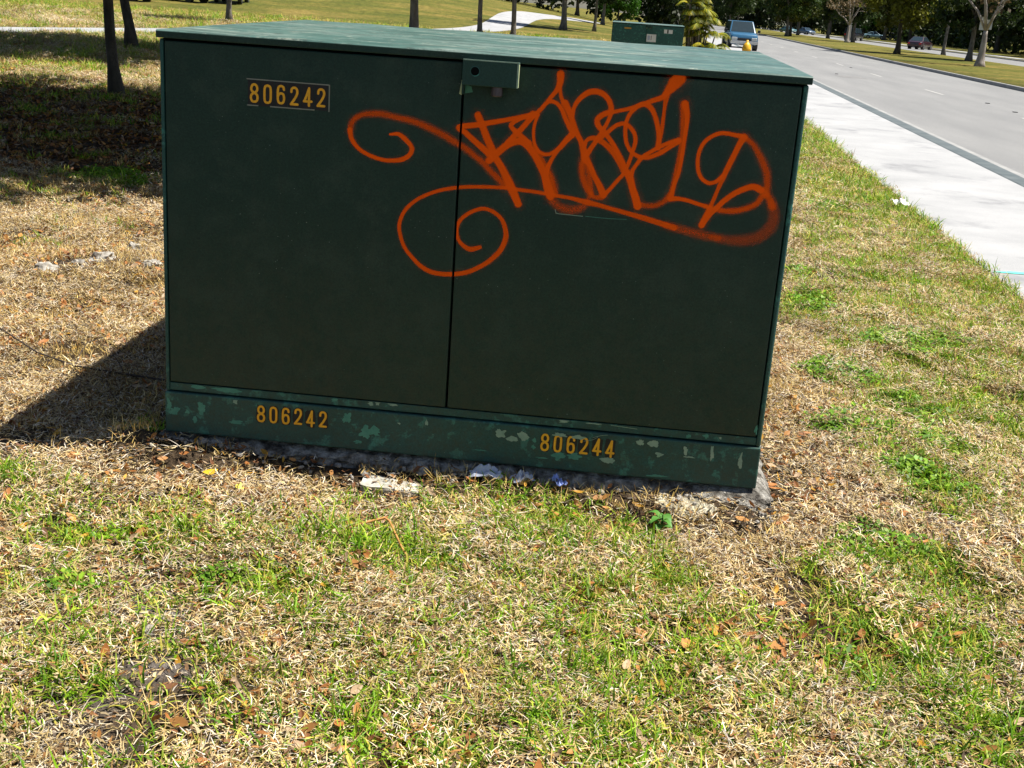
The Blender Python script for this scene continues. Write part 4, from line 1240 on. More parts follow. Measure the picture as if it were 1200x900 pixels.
        for y in (-wy, wy):
            wo = W - 0.01
            xs = (s * (wo - 0.2), s * (wo - 0.19), s * (wo - 0.0), s * (wo + 0.015))
            w = MB().tube([(x, y, wr) for x in xs], [wr - 0.03, wr, wr, wr - 0.03], 20).build('wheel', M['tyre'], e)
            MB().tube([(s * (wo + 0.008), y, wr), (s * (wo + 0.026), y, wr)], [wr * 0.66, wr * 0.6], 14).build('rim', M['rim'], w)
            ar = MB().tube([(s * (wo - 0.25), y, wr + 0.02), (s * (wo + 0.004), y, wr + 0.02)], wr + 0.06, 20).build('wheel_arch', M['black_trim'], e)
    return tag(e, label, cat)

blue = car_paint('blue_car_paint', (0.028, 0.115, 0.22))
vehicle('parked_car', (6.66, 85.0, ROAD_Z), 0.05, blue, 'suv', 'blue sport utility car coming down the road towards the cabinet', 'car')
vehicle('parked_car', (23.6 + 4.4 + SK * 150, 150, ROAD_Z + 0.06), math.pi - 0.5, car_paint('maroon_paint', (0.035, 0.012, 0.02)), 'sedan', 'dark maroon car on far road behind a median tree', 'car')
vehicle('parked_car', (48.5, 268, 0.05), 1.35, car_paint('pale_blue_paint', (0.30, 0.48, 0.60)), 'sedan', 'pale blue car parked beyond the far road under dark trees', 'car')
vehicle('parked_car', (57.2, 290, 0.0), 1.3, car_paint('deep_blue_paint', (0.02, 0.07, 0.22)), 'sedan', 'deep blue car parked just right of the pale blue one', 'car')
vehicle('parked_car', (33.8, 205, ROAD_Z + 0.06), math.pi - 0.45, car_paint('black_van_paint', (0.012, 0.013, 0.02)), 'van', 'dark van on far road behind the thin leafless tree', 'van')
vehicle('parked_car', (33.0, 288, ROAD_Z + 0.06), 0.6, car_paint('teal_paint', (0.08, 0.2, 0.22)), 'sedan', 'teal car far off between dark median trunks', 'car')
vehicle('parked_car', (35.3, 275, ROAD_Z + 0.06), 0.5, car_paint('slate_paint', (0.05, 0.1, 0.18)), 'sedan', 'slate blue car far off, right of the teal one', 'car')
vehicle('parked_car', (-35.0, 83.5, hz(-35, 83.5)), 1.35, car_paint('cyan_paint', (0.05, 0.42, 0.50)), 'sedan', 'cyan car at the top edge beyond the left lawn', 'car')
vehicle('parked_car', (-32.2, 87.0, hz(-32.2, 87)), 1.2, car_paint('black_paint', (0.012, 0.012, 0.015)), 'sedan', 'black car at the top edge between cyan and white cars', 'car')
vehicle('parked_car', (-29.2, 89.0, hz(-29.2, 89)), 0.15, car_paint('white_paint', (0.6, 0.6, 0.58)), 'van', 'white van at the top edge beyond the left lawn', 'van')

# signs and pole on the median
def sign():
    e = empty('road_sign', (24.35, 93.0, 0))
    MB().tube([(0, 0, -0.2), (0, 0, 2.9)], 0.04, 8).build('post', M['pole'], e)
    MB().box(-0.42, 0.02, -0.06, -0.045, 2.2, 3.1).build('sign_plate', M['sign_white'], e, 0.004)
    MB().box(0.06, 0.44, -0.06, -0.045, 2.25, 3.05).build('sign_plate', M['sign_white'], e, 0.004)
    tag(e, 'pair of white sign plates behind the dark leaning median trunk', 'road sign')
sign()
e = empty('utility_pole', (30.6, 190.0, 0))
MB().tube([(0, 0, -0.3), (0, 0, 4), (0, 0, 9)], [0.28, 0.24, 0.18], 12).build('shaft', M['pole'], e, smooth=True)
MB().tube([(0, 0, 8.6), (-1.2, 0, 9.0), (-2.2, 0, 9.05)], [0.06, 0.05, 0.05], 8).build('lamp_arm', M['pole'], e)
MB().box(-2.9, -2.1, -0.15, 0.15, 8.95, 9.12).build('lamp_head', M['pole'], e, 0.04)
tag(e, 'tall pale concrete lamp pole on the median', 'lamp pole')

# ------------------------------------------------------------------ ground cover
def strands(n, rad, lmin, lmax, wmin, wmax, lift, droop, cols, weights, seed, seg=3, upright=0.0, hgt=0.02):
    """curved blades; upright 0 = lying, 1 = standing"""
    r = np.random.default_rng(seed)
    V = []; F = []; T = []
    cols = np.array(cols)
    for i in range(n):
        a = r.uniform(0, 2 * math.pi)
        d = rad * math.sqrt(r.random()); b = r.uniform(0, 2 * math.pi)
        base = np.array([d * math.cos(b), d * math.sin(b), r.uniform(0, hgt) * (1 - upright)])
        L = r.uniform(lmin, lmax); w = r.uniform(wmin, wmax)
        el = r.uniform(*lift); cur = r.uniform(*droop); bend = r.uniform(-0.9, 0.9)
        c = cols[r.choice(len(cols), p=weights)] * r.uniform(0.75, 1.25)
        tip = c * r.uniform(0.85, 1.15)
        p = base.copy(); n0 = len(V)
        sidev = None
        for s in range(seg + 1):
            t = s / seg
            aa = a + bend * t; ee = el - cur * t
            dv = np.array([math.cos(aa) * math.cos(ee), math.sin(aa) * math.cos(ee), math.sin(ee)])
            sd = np.array([-math.sin(aa), math.cos(aa), r.uniform(-0.25, 0.25)])
            ww = w * (1 - 0.85 * t ** 1.6) * (0.75 + 0.25 * min(1, t * 4))
            V.append(p - sd * ww / 2); V.append(p + sd * ww / 2)
            col = c * (1 - t) + tip * t
            T += [col, col]
            p = p + dv * L / seg
            p[2] = max(p[2], 0.001)
        for s in range(seg):
            q = n0 + 2 * s; F.append((q, q + 1, q + 3, q + 2))
    return mesh_np('tuft', V, F, np.clip(np.array(T), 0.002, 0.9))

STRAW = [(0.55, 0.43, 0.215), (0.42, 0.305, 0.125), (0.70, 0.61, 0.46), (0.22, 0.14, 0.065), (0.47, 0.42, 0.36)]
STRAW_W = [0.30, 0.24, 0.18, 0.12, 0.16]
GOLD = [(0.52, 0.37, 0.13), (0.42, 0.30, 0.09), (0.60, 0.48, 0.24), (0.30, 0.18, 0.06)]
GREEN = [(0.16, 0.31, 0.008), (0.085, 0.21, 0.008), (0.28, 0.38, 0.03), (0.46, 0.41, 0.07)]
DKGREEN = [(0.10, 0.21, 0.012), (0.065, 0.15, 0.01), (0.17, 0.28, 0.02)]

def coll(name, meshes, mat):
    c = bpy.data.collections.new(name)
    for me in meshes:
        me.materials.clear(); me.materials.append(mat)
        c.objects.link(bpy.data.objects.new(name + '_tuft', me))
    return c

def dead_leaf(seed, dark=1.0):
    r = random.Random(seed)
    L = r.uniform(0.014, 0.026); W = L * r.uniform(0.32, 0.52); cur = r.uniform(0.1, 0.5)
    v = []; f = []
    n = 5
    for i in range(n + 1):
        t = i / n; w = W * math.sin(math.pi * (0.06 + 0.9 * t)) ; x = L * (2 * t - 1)
        z = 0.004 + cur * L * (2 * t - 1) ** 2 * 0.5
        v += [(x, -w, z + cur * w * 0.7), (x, 0, z), (x, w, z + cur * w * 0.7)]
    for i in range(n):
        for k in range(2): f.append((i * 3 + k, i * 3 + k + 1, (i + 1) * 3 + k + 1, (i + 1) * 3 + k))
    cs = [(0.30, 0.12, 0.035), (0.2, 0.08, 0.03), (0.36, 0.17, 0.05), (0.14, 0.06, 0.025), (0.45, 0.24, 0.03), (0.34, 0.24, 0.15)]
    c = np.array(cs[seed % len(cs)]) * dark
    return mesh_np('leaf', v, f, np.tile(c, (len(v), 1)))

def weed_leafs(seed, n=60, rad=0.07, size=0.0075, h=0.05):
    r = np.random.default_rng(seed)
    V = []; F = []; T = []
    for i in range(n):
        d = rad * math.sqrt(r.random()); b = r.uniform(0, 6.28)
        c = np.array([d * math.cos(b), d * math.sin(b), h * (1 - (d / rad) ** 2 * 0.6) * r.uniform(0.35, 1)])
        a = r.uniform(0, 6.28); s = size * r.uniform(0.7, 1.5)
        u = np.array([math.cos(a), math.sin(a), r.uniform(-0.4, 0.5)]) * s; w = np.array([-math.sin(a), math.cos(a), r.uniform(-0.4, 0.4)]) * s * 0.6
        n0 = len(V)
        V += [c - u, c - u * 0.2 - w, c + u * 0.6 - w * 0.7, c + u * 1.1, c + u * 0.6 + w * 0.7, c - u * 0.2 + w]
        F.append((n0, n0 + 1, n0 + 2, n0 + 3, n0 + 4, n0 + 5))
        col = np.array(DKGREEN[r.integers(3)]) * r.uniform(0.8, 1.5)
        T += [col] * 6
    return mesh_np('weed', V, F, np.clip(np.array(T), 0, 0.9))

def merge(ms, name='tuft'):
    V = []; F = []; T = []
    for me in ms:
        n = len(me.vertices); co = np.empty(n * 3); me.vertices.foreach_get('co', co)
        t = np.empty(n * 4, np.float32); me.attributes['tint'].data.foreach_get('color', t)
        k = sum(len(q) for q in V)
        V.append(co.reshape(-1, 3)); T.append(t.reshape(-1, 4)[:, :3])
        F += [tuple(i + k for i in p.vertices) for p in me.polygons]
        bpy.data.meshes.remove(me)
    return mesh_np(name, np.concatenate(V), F, np.concatenate(T))
def thatch_mesh(n, rad, seed):
    return merge([strands(int(n * 0.58), rad, 0.014, 0.045, 0.0022, 0.0046, (-0.1, 0.5), (0.0, 0.9), STRAW, STRAW_W, seed, hgt=0.02, seg=2),
                  strands(int(n * 0.14), rad, 0.03, 0.065, 0.0016, 0.003, (-0.05, 0.5), (0.0, 0.9), STRAW, STRAW_W, seed + 50, hgt=0.02),
                  strands(int(n * 0.28), rad, 0.012, 0.026, 0.006, 0.011, (-0.3, 0.6), (-0.6, 1.0), FLAKE, [0.3, 0.25, 0.25, 0.2], seed + 90, hgt=0.022, seg=2)])
FLAKE = [(0.25, 0.125, 0.04), (0.15, 0.085, 0.04), (0.42, 0.33, 0.19), (0.08, 0.05, 0.028)]
thatch = coll('thatch', [thatch_mesh(44, 0.085, 100 + k) for k in range(6)], M['straw'])
thatch_big = coll('thatch_big', [thatch_mesh(700, 0.23, 700 + k) for k in range(7)], M['straw'])
stub = coll('stubble', [strands(34, 0.07, 0.02, 0.055, 0.002, 0.004, (0.5, 1.35), (-0.2, 1.1), GOLD, [0.35, 0.3, 0.2, 0.15], 200 + k, upright=1) for k in range(6)], M['straw'])
green = coll('green', [strands(26, 0.06, 0.022, 0.068, 0.0034, 0.0062, (0.15, 1.35), (0.2, 1.6), GREEN, [0.34, 0.22, 0.24, 0.20], 300 + k, upright=1) for k in range(7)], M['grass'])
longg = coll('longgreen', [strands(18, 0.035, 0.06, 0.13, 0.0036, 0.0062, (0.5, 1.35), (0.2, 1.3), GREEN, [0.45, 0.3, 0.2, 0.05], 400 + k, seg=5, upright=1) for k in range(4)], M['grass'])
weeds = coll('weeds', [weed_leafs(500 + k) for k in range(4)], M['grass'])
leaves = coll('leaves', [dead_leaf(k) for k in range(12)], M['litter'])

def scatter(name, P, collection, label, cat, flat_tilt=0.0, smin=0.7, smax=1.3, far_scale=True):
    """points with a size and turn each; geometry nodes put a tuft on every point"""
    n = len(P); r = np.random.default_rng(len(name) * 7 + n)
    me = bpy.data.meshes.new(name)
    z = height(P[:, 0], P[:, 1])
    co = np.stack([P[:, 0], P[:, 1], z], 1)
    me.from_pydata([tuple(c) for c in co], [], [])
    rot = np.stack([r.normal(0, 0.12 + flat_tilt, n), r.normal(0, 0.12 + flat_tilt, n), r.uniform(0, 6.283, n)], 1).astype(np.float32)
    sc = r.uniform(smin, smax, n)
    if far_scale: sc = sc * np.clip((P[:, 1] / 6.5) ** 0.62, 1, 4.0)
    a = me.attributes.new('turn', 'FLOAT_VECTOR', 'POINT'); a.data.foreach_set('vector', rot.ravel())
    a = me.attributes.new('size', 'FLOAT', 'POINT'); a.data.foreach_set('value', sc.astype(np.float32))
    a = me.attributes.new('pick', 'INT', 'POINT'); a.data.foreach_set('value', r.integers(0, len(collection.objects), n).astype(np.int32))
    o = link(name, me)
    ng = bpy.data.node_groups.new(name, 'GeometryNodeTree')
    ng.interface.new_socket('Geometry', in_out='INPUT', socket_type='NodeSocketGeometry')
    ng.interface.new_socket('Geometry', in_out='OUTPUT', socket_type='NodeSocketGeometry')
    N = ng.nodes; Lk = ng.links
    gi = N.new('NodeGroupInput'); go_ = N.new('NodeGroupOutput')
    mp = N.new('GeometryNodeMeshToPoints')
    ci = N.new('GeometryNodeCollectionInfo'); ci.inputs['Collection'].default_value = collection
    ci.inputs['Separate Children'].default_value = True; ci.inputs['Reset Children'].default_value = True
    ip = N.new('GeometryNodeInstanceOnPoints'); ip.inputs['Pick Instance'].default_value = True
    def named(nm, tp):
        q = N.new('GeometryNodeInputNamedAttribute'); q.data_type = tp; q.inputs['Name'].default_value = nm; return q.outputs[0]
    Lk.new(gi.outputs[0], mp.inputs['Mesh']); Lk.new(mp.outputs[0], ip.inputs['Points'])
    Lk.new(ci.outputs[0], ip.inputs['Instance'])
    Lk.new(named('pick', 'INT'), ip.inputs['Instance Index'])
    er = N.new('FunctionNodeEulerToRotation'); Lk.new(named('turn', 'FLOAT_VECTOR'), er.inputs[0]); Lk.new(er.outputs[0], ip.inputs['Rotation'])
    Lk.new(named('size', 'FLOAT'), ip.inputs['Scale'])
    Lk.new(ip.outputs[0], go_.inputs[0])
    md = o.modifiers.new('tufts', 'NODES'); md.node_group = ng
    return tag(o, label, cat, kind='stuff')

def vnoise(x, y, sc, seed=0):
    return np.array([noise.fractal(Vector((a * sc + seed * 13.1, b * sc - seed * 7.7, seed)), 1.0, 2.0, 4) for a, b in zip(x, y)])

def sample(rho, y0, y1, seed, fall=1.7, y_ref=6.0, xpad=1.0):
    """points at rho per square metre, thinning with distance"""
    r = np.random.default_rng(seed)
    out = []
    edges = np.concatenate([np.arange(y0, min(y1, 8), 0.5), np.geomspace(max(8, y0), y1, 24)]) if y1 > 8 else np.arange(y0, y1 + 1e-6, 0.5)
    for a, b in zip(edges[:-1], edges[1:]):
        yc = (a + b) / 2
        d = rho * min(1, (y_ref / yc) ** fall)
        xl, xr = -0.60 * b - xpad, min(0.42 * b + xpad + 1.2, U_WALK0 + SK * b)
        n = r.poisson(d * (xr - xl) * (b - a))
        out.append(np.stack([r.uniform(xl, xr, n), r.uniform(a, b, n)], 1))
    P = np.concatenate(out)
    x, y = P[:, 0], P[:, 1]
    ok = (x - SK * y) < U_WALK0 - 0.02
    ok &= ~((x > -1.63) & (x < 0.60) & (y > 3.985) & (y < 5.93))
    pd = np.min(np.hypot(x[:, None] - PATH[None, :, 0], y[:, None] - PATH[None, :, 1]) - PATH[None, :, 2] / 2, 1)
    ok &= pd > 0.1
    return P[ok]

def greenness(P):
    x, y = P[:, 0], P[:, 1]
    g = blobs(x, y, GREENS)
    g = g - blobs(x, y, DRY)
    g = g + 0.55 * vnoise(x, y, 1.1, 3) + 0.35 * vnoise(x, y, 3.5, 4)
    u = x - SK * y
    g = g + 0.16 + 0.34 * sstep(4.1, 3.6, y)
    g = g + 0.75 * sstep(0.70, 1.7, u) * sstep(4.4, 6.0, y)      # watered strip along the sidewalk
    g = g + 0.25 * sstep(2, 6, -x) * sstep(13, 20, y)
    return g

def sel(P, prob, seed):
    return P[np.random.default_rng(seed).random(len(P)) < prob]

def edge_gap(P):
    """metres to the nearest hard edge: sidewalk, footpath or pad"""
    x, y = P[:, 0], P[:, 1]
    e1 = U_WALK0 - (x - SK * y)
    dx = np.maximum(np.maximum(-1.60 - x, x - 0.58), 0); dy = np.maximum(np.maximum(4.0 - y, y - 5.9), 0)
    e3 = np.hypot(dx, dy)
    e2 = np.min(np.hypot(x[:, None] - PATH[None, :, 0], y[:, None] - PATH[None, :, 1]) - PATH[None, :, 2] / 2, 1)
    return np.minimum(np.minimum(e1, e2), e3)
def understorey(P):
    """leaf-strewn earth below the shade trees, its cover kept dark to deepen their shade"""
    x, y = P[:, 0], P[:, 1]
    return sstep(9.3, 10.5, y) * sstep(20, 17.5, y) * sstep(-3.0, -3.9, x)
P = sample(34, 1.6, 60, 1)
P = sel(P, 1 - 0.93 * understorey(P), 40)
bare = np.clip(blobs(P[:, 0], P[:, 1], BARE), 0, 1)
sc_ = np.clip((P[:, 1] / 6.5) ** 0.62, 1, 4.0)
P = P[(edge_gap(P) > 0.24 * sc_) & (bare < 0.16)]
scatter('dry_thatch', P, thatch_big, 'flattened straw coloured dead grass covering the verge', 'dry grass', smin=0.8, smax=1.15)
P = sample(330, 1.6, 46, 2)
bare = np.clip(blobs(P[:, 0], P[:, 1], BARE) + 0.25 * vnoise(P[:, 0], P[:, 1], 2.3, 9), 0, 1)
sc_ = np.clip((P[:, 1] / 6.5) ** 0.62, 1, 4.0)
eg = edge_gap(P)
near_edge = (eg < 0.36 * sc_) & (eg > 0.03 * sc_)
rim = blobs(P[:, 0], P[:, 1], BARE) > 0.06
pr = np.where(near_edge, 0.9, np.where(rim, np.clip(0.9 - 1.1 * bare, 0.05, 1), 0))
scatter('dry_thatch', sel(P, pr, 22), thatch, 'thin scattered straw along the edges of pad, paving and bare soil', 'dry grass', smin=0.7, smax=1.2)
P = sample(230, 1.6, 75, 3)
bare = np.clip(blobs(P[:, 0], P[:, 1], BARE), 0, 1)
k = np.clip(0.42 + 0.8 * vnoise(P[:, 0], P[:, 1], 0.8, 6) + 0.35 * sstep(4.5, 7, P[:, 1]) - bare, 0.03, 1) * (1 - 0.93 * understorey(P))
scatter('dry_stubble', sel(P, k, 4), stub, 'short golden dry grass standing among the straw', 'dry grass', 0.1)
P = sample(520, 1.6, 75, 5)
g = greenness(P)
bare = np.clip(blobs(P[:, 0], P[:, 1], BARE), 0, 1)
scatter('green_grass', sel(P, np.clip((g - 0.10) * 1.1, 0, 1) * (1 - 0.9 * bare) * (1 - 0.5 * understorey(P)), 6), green, 'short green grass growing in patches through the straw', 'grass', 0.15)
P = sample(200, 1.6, 14, 7)
g = greenness(P)
scatter('long_grass', sel(P, np.clip((g - 0.95) * 0.7, 0, 0.8) * (P[:, 1] < 4.3), 8), longg, 'longer green grass blades in front of the cabinet', 'grass', 0.15, 0.6, 1.1)
P = sample(420, 1.6, 16, 9)
w = blobs(P[:, 0], P[:, 1], WEEDS) + 0.30 * vnoise(P[:, 0], P[:, 1], 2.0, 12) - 0.22
scatter('low_weeds', sel(P, np.clip(w, 0, 1), 10), weeds, 'low dark green broadleaf weeds in small patches', 'weeds', 0.1)
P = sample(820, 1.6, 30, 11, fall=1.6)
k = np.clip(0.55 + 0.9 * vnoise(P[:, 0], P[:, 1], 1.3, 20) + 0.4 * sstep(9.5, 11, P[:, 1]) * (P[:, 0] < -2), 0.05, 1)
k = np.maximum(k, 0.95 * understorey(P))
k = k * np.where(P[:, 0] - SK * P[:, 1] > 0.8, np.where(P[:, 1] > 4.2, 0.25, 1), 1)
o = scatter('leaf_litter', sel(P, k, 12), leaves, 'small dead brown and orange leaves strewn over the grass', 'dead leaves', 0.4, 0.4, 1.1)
for v_ in o.data.vertices:
    q_ = float(np.clip(blobs(np.array(v_.co.x), np.array(v_.co.y), BARE), 0, 1))
    v_.co.z += 0.021 * (1 - q_) - 0.002 * q_

shade_dark_leaves = coll('shade_dark_leaves', [dead_leaf(k, 0.38) for k in range(10)], M['litter'])  # leaf litter with its colour darkened to deepen the tree shade
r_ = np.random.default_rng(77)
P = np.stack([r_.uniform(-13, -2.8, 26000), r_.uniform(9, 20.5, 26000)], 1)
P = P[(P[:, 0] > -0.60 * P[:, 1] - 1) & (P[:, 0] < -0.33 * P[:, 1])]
scatter('leaf_litter', sel(P, 0.9 * understorey(P), 78), shade_dark_leaves, 'dead brown leaves under the shade trees, coloured darker to deepen the shade', 'dead leaves', 0.2, 1.0, 1.7)

# ------------------------------------------------------------------ odds and ends on the ground
def lump(name, loc, size, mat, seed, label, cat, sub=3, rough=0.3, flatten=1.0, rz=0.0, group=None):
    bm = bmesh.new(); bmesh.ops.create_icosphere(bm, subdivisions=sub, radius=1)
    for vv in bm.verts:
        d = vv.co.copy()
        k = 1 + rough * noise.fractal(d * 1.7 + Vector((seed, 0, 0)), 1, 2, 4) + rough * 0.5 * noise.cell(d * 2.2 + Vector((0, seed, 0)))
        vv.co = Vector((d.x * size[0], d.y * size[1], d.z * size[2])) * k
        vv.co.z = max(vv.co.z, -size[2] * 0.45)
    me = bpy.data.meshes.new(name); bm.to_mesh(me); bm.free()
    o = link(name, me, None, mat)
    o.location = (loc[0], loc[1], hz(loc[0], loc[1]) + loc[2]); o.rotation_euler = (0, 0, rz)
    return tag(o, label, cat, group)
# broken pale slab half sunk in the straw
bm = bmesh.new(); bmesh.ops.create_cube(bm, size=1)
bmesh.ops.subdivide_edges(bm, edges=bm.edges[:], cuts=7, use_grid_fill=True)
for vv in bm.verts:
    p = vv.co.copy()
    vv.co = Vector((p.x * 0.20, p.y * 0.085, p.z * 0.05))
    vv.co += Vector((1, 1, 0.3)) * 0.008 * noise.fractal(p * 3, 1, 2, 3)
    if p.z > 0: vv.co.z += -0.010 * p.x
me = bpy.data.meshes.new('slab_fragment'); bm.to_mesh(me); bm.free()
o = link('slab_fragment', me, None, M['slab']); o.location = (-0.712, 3.89, hz(-0.712, 3.89) - 0.006); o.rotation_euler = (0.06, 0.0, 0.03)
tag(o, 'pale flat slab fragment in the straw in front of the cabinet', 'slab')

# crumbling pale mortar bank at the right of the pad
def mortar_bank():
    nx, ny = 110, 46
    v = []; f = []
    for j in range(ny + 1):
        for i in range(nx + 1):
            s, t = i / nx, j / ny
            x = 0.185 + 0.255 * s; y = 3.985 - 0.105 * t - 0.02 * s
            q = Vector((x, y, 0.0))
            d = noise.voronoi(q * 62)[0][0]; d2 = noise.voronoi(q * 150 + Vector((3, 1, 2)))[0][0]
            edge = math.sin(math.pi * s) ** 0.55 * math.sin(math.pi * min(1, t * 0.9 + 0.1)) ** 0.7
            edge *= 0.55 + 0.75 * noise.noise(q * 22)
            hgt = edge * (0.014 + 0.026 * max(0, 0.75 - d) + 0.008 * max(0, 0.7 - d2)) - 0.006 - 0.03 * max(0, abs(2 * s - 1) - 0.7) - 0.03 * max(0, abs(2 * t - 1) - 0.8)
            v.append((x, y, hz(x, y) + hgt))
    for j in range(ny):
        for i in range(nx): f.append((j * (nx + 1) + i, (j + 1) * (nx + 1) + i, (j + 1) * (nx + 1) + i + 1, j * (nx + 1) + i + 1))
    me = bpy.data.meshes.new('mortar_rubble'); me.from_pydata(v, [], f)
    tag(link('mortar_rubble', me, None, M['rubble']), 'crumbled pale mortar banked at the right front of the pad', 'rubble')
mortar_bank()

# crumbs of broken concrete along the foot of the pad
rb = bmesh.new(); rr = random.Random(14)
for i in range(150):
    x = rr.uniform(-1.72, 0.62); y = 3.965 + rr.gauss(0, 0.025) if x > -1.6 else rr.uniform(3.95, 4.4)
    s = rr.uniform(0.003, 0.009) * (1.8 if rr.random() < 0.1 else 1)
    mt = Matrix.Translation((x, y, hz(x, y) + 0.008 + s * 0.4)) @ Matrix.Rotation(rr.uniform(0, 6), 4, 'Z') @ Matrix.Rotation(rr.uniform(0, 6), 4, 'X') @ Matrix.Diagonal((s * rr.uniform(.9, 1.8), s, s * rr.uniform(.5, .9), 1))
    bmesh.ops.create_icosphere(rb, subdivisions=1, radius=1, matrix=mt)
me = bpy.data.meshes.new('concrete_crumbs'); rb.to_mesh(me); rb.free()
tag(link('concrete_crumbs', me, None, M['crumb']), 'small pale concrete crumbs strewn along the foot of the pad', 'rubble', kind='stuff')

def film(name, loc, sx, sy, mat, seed, label, cat, rz=0.0, hgt=0.03):
    n = 12; v = []; f = []
    for j in range(n + 1):
        for i in range(n + 1):
            x, y = (i / n - .5), (j / n - .5)
            z = hgt * (0.5 + noise.fractal(Vector((x * 3 + seed, y * 3, seed)), 1, 2, 4)) * (1 - 1.2 * max(abs(x), abs(y)))
            ed = 1 + 0.25 * noise.noise(Vector((x * 4, y * 4, seed + 3)))
            v.append((x * sx * ed, y * sy * ed, max(z, 0.002)))
    for j in range(n):
        for i in range(n): f.append((j * (n + 1) + i, j * (n + 1) + i + 1, (j + 1) * (n + 1) + i + 1, (j + 1) * (n + 1) + i))
    me = bpy.data.meshes.new(name); me.from_pydata(v, [], f)
    o = link(name, me, None, mat)
    md = o.modifiers.new('thickness', 'SOLIDIFY'); md.thickness = 0.0012
    o.location = (loc[0], loc[1], hz(loc[0], loc[1]) + loc[2]); o.rotation_euler = (0, 0, rz)
    return tag(o, label, cat)
film('plastic_scrap', (-0.135, 3.955, 0.02), 0.035, 0.075, M['plastic_blue'], 1.0, 'small blue plastic scrap in front of the cabinet skirt', 'litter', 0.5, 0.05)
film('plastic_scrap', (-0.39, 3.955, 0.015), 0.11, 0.06, M['plastic_grey'], 2.0, 'crumpled grey plastic film at the pad edge, left of the blue scrap', 'litter', 0.1, 0.05)
film('plastic_scrap', (-0.262, 3.96, 0.015), 0.08, 0.05, M['plastic_grey'], 5.0, 'smaller grey plastic film between the other two scraps', 'litter', 0.6, 0.045)
film('paper_scrap', (-0.088, 3.55, 0.02), 0.025, 0.02, M['paper'], 7.0, 'tiny whitish scrap in the straw below the blue one', 'litter', 0.6, 0.02)
film('crumpled_paper', (2.68, 12.2, 0.05), 0.14, 0.14, M['paper'], 9.0, 'white crumpled litter on the grass beside the sidewalk', 'litter', 0.2, 0.09)

# stems
st = MB().tube([(-0.79, 3.48, 0.03), (-0.73, 3.52, 0.045), (-0.667, 3.555, 0.055), (-0.648, 3.535, 0.055), (-0.623, 3.487, 0.045), (-0.585, 3.41, 0.032), (-0.556, 3.36, 0.02)], [0.0035, 0.0045, 0.0045, 0.0045, 0.004, 0.0035, 0.003], 7).build('bent_stem', M['rusty'], None, smooth=True)
tag(st, 'rusty orange bent dry stem lying on the green grass', 'stem')
tw = MB()
tw.tube([(-3.0, 5.35, 0.06), (-2.81, 5.19, 0.075), (-2.495, 4.92, 0.06), (-2.28, 4.83, 0.045), (-2.115, 4.81, 0.04), (-1.88, 4.77, 0.04), (-1.7, 4.75, 0.03)], [0.002, 0.0035, 0.004, 0.0045, 0.005, 0.005, 0.0045], 6)
tw.tube([(-2.28, 4.83, 0.045), (-2.33, 4.98, 0.05), (-2.35, 5.1, 0.07), (-2.29, 5.2, 0.085)], [0.004, 0.003, 0.0025, 0.0015], 6)
tw.tube([(-2.05, 4.8, 0.04), (-2.12, 4.9, 0.06), (-2.2, 4.99, 0.09)], [0.003, 0.002, 0.0012], 6)
tag(tw.build('twig', M['twig'], None, smooth=True), 'long thin dark twig across the cabinet shadow at left', 'twig')

for i, (x, y, s, sd, lab) in enumerate((
    (-3.19, 6.45, (0.075, 0.055, 0.05), 1.0, 'pale grey stone, leftmost on the low earth heap'),
    (-2.98, 6.72, (0.085, 0.05, 0.045), 2.0, 'largest pale stone on the low earth heap left of cabinet'),
    (-3.05, 7.34, (0.06, 0.05, 0.06), 3.0, 'upright grey stone behind the low earth heap'),
    (-3.06, 6.58, (0.05, 0.035, 0.035), 4.0, 'small stone between the two bigger ones on the heap'),
    (-2.72, 6.80, (0.06, 0.045, 0.03), 5.0, 'flat pale stone nearest the cabinet on the heap'),
    (-1.13, 2.76, (0.024, 0.018, 0.012), 6.0, 'small light pebble on bare grey soil at lower left'))):
    lump('stone', (x, y, -s[2] * 0.05), s, M['stone'], sd, lab, 'stone', rz=i)

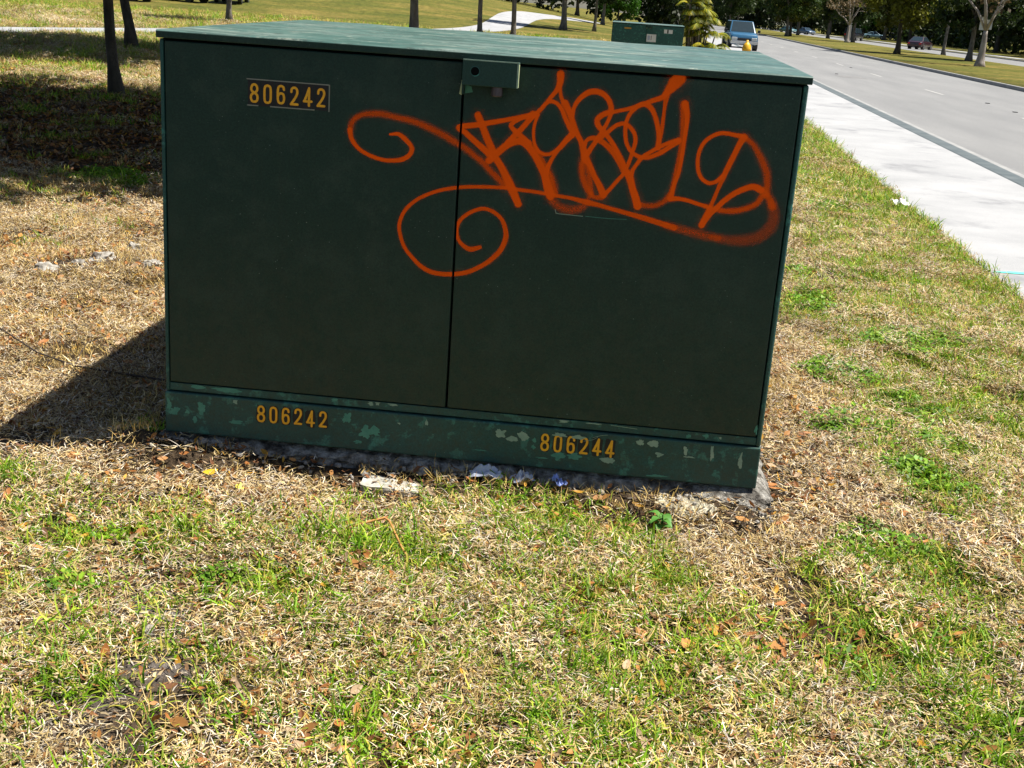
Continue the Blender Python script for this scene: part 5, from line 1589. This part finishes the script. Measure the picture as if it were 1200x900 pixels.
# broadleaf seedling at the pad's right front
def seedling():
    e = empty('broadleaf_weed', (0.225, 3.815, hz(0.225, 3.815)))
    r = random.Random(3)
    mat = foliage_mat('weed_leaf', 0.3, 0.45, 0.0)
    MB().tube([(0, 0, 0), (0.006, 0, 0.03), (0.004, 0.004, 0.06)], [0.003, 0.0025, 0.002], 6).build('stem', M['twig'], e)
    for k in range(11):
        a = k * 2.4 + r.uniform(-.3, .3); L = r.uniform(0.035, 0.06); W = L * 0.24
        z0 = 0.015 + 0.045 * k / 10; v = []; f = []
        for i in range(6):
            t = i / 5; w = W * math.sin(math.pi * (0.05 + 0.93 * t)); d = L * t
            z = z0 + L * (0.75 * t - 0.8 * t * t)
            for sg in (-1, 0, 1):
                v.append((math.cos(a) * d - math.sin(a) * w * sg, math.sin(a) * d + math.cos(a) * w * sg, z + abs(sg) * w * 0.3))
        for i in range(5):
            for q in range(2): f.append((i * 3 + q, i * 3 + q + 1, i * 3 + q + 4, i * 3 + q + 3))
        link('leaf', mesh_np('leaf', v, f, np.tile(np.array([0.09, 0.24, 0.045]) * r.uniform(.8, 1.2), (len(v), 1))), e, mat, True)
    tag(e, 'small bright green broadleaf weed beside the pale rubble', 'weed')
seedling()

# two yellow fallen leaves that stand out
for i, (x, y, s, c, lab) in enumerate(((-1.33, 3.81, 0.026, (0.75, 0.48, 0.03), 'yellow fallen leaf near the front left corner of the cabinet'),
                                   (-1.2, 3.72, 0.024, (0.62, 0.55, 0.08), 'pale yellow crumpled leaf nearer the camera than the other yellow one'))):
    v = []; f = []
    for a in range(7):
        t = a / 6; w = s * 0.62 * math.sin(math.pi * (0.06 + 0.9 * t))
        for sg in (-1, 0, 1): v.append((s * (2 * t - 1), w * sg, 0.012 * (2 * t - 1) ** 2 + abs(sg) * w * 0.5))
    for a in range(6):
        for q in range(2): f.append((a * 3 + q, a * 3 + q + 1, a * 3 + q + 4, a * 3 + q + 3))
    o = link('fallen_leaf', mesh_np('fallen_leaf', v, f, np.tile(np.array(c), (len(v), 1))), None, M['litter'], True)
    md = o.modifiers.new('thickness', 'SOLIDIFY'); md.thickness = 0.0006
    o.location = (x, y, hz(x, y) + 0.028); o.rotation_euler = (0.25, -0.1, 0.5 + i * 1.3)
    tag(o, lab, 'leaf')
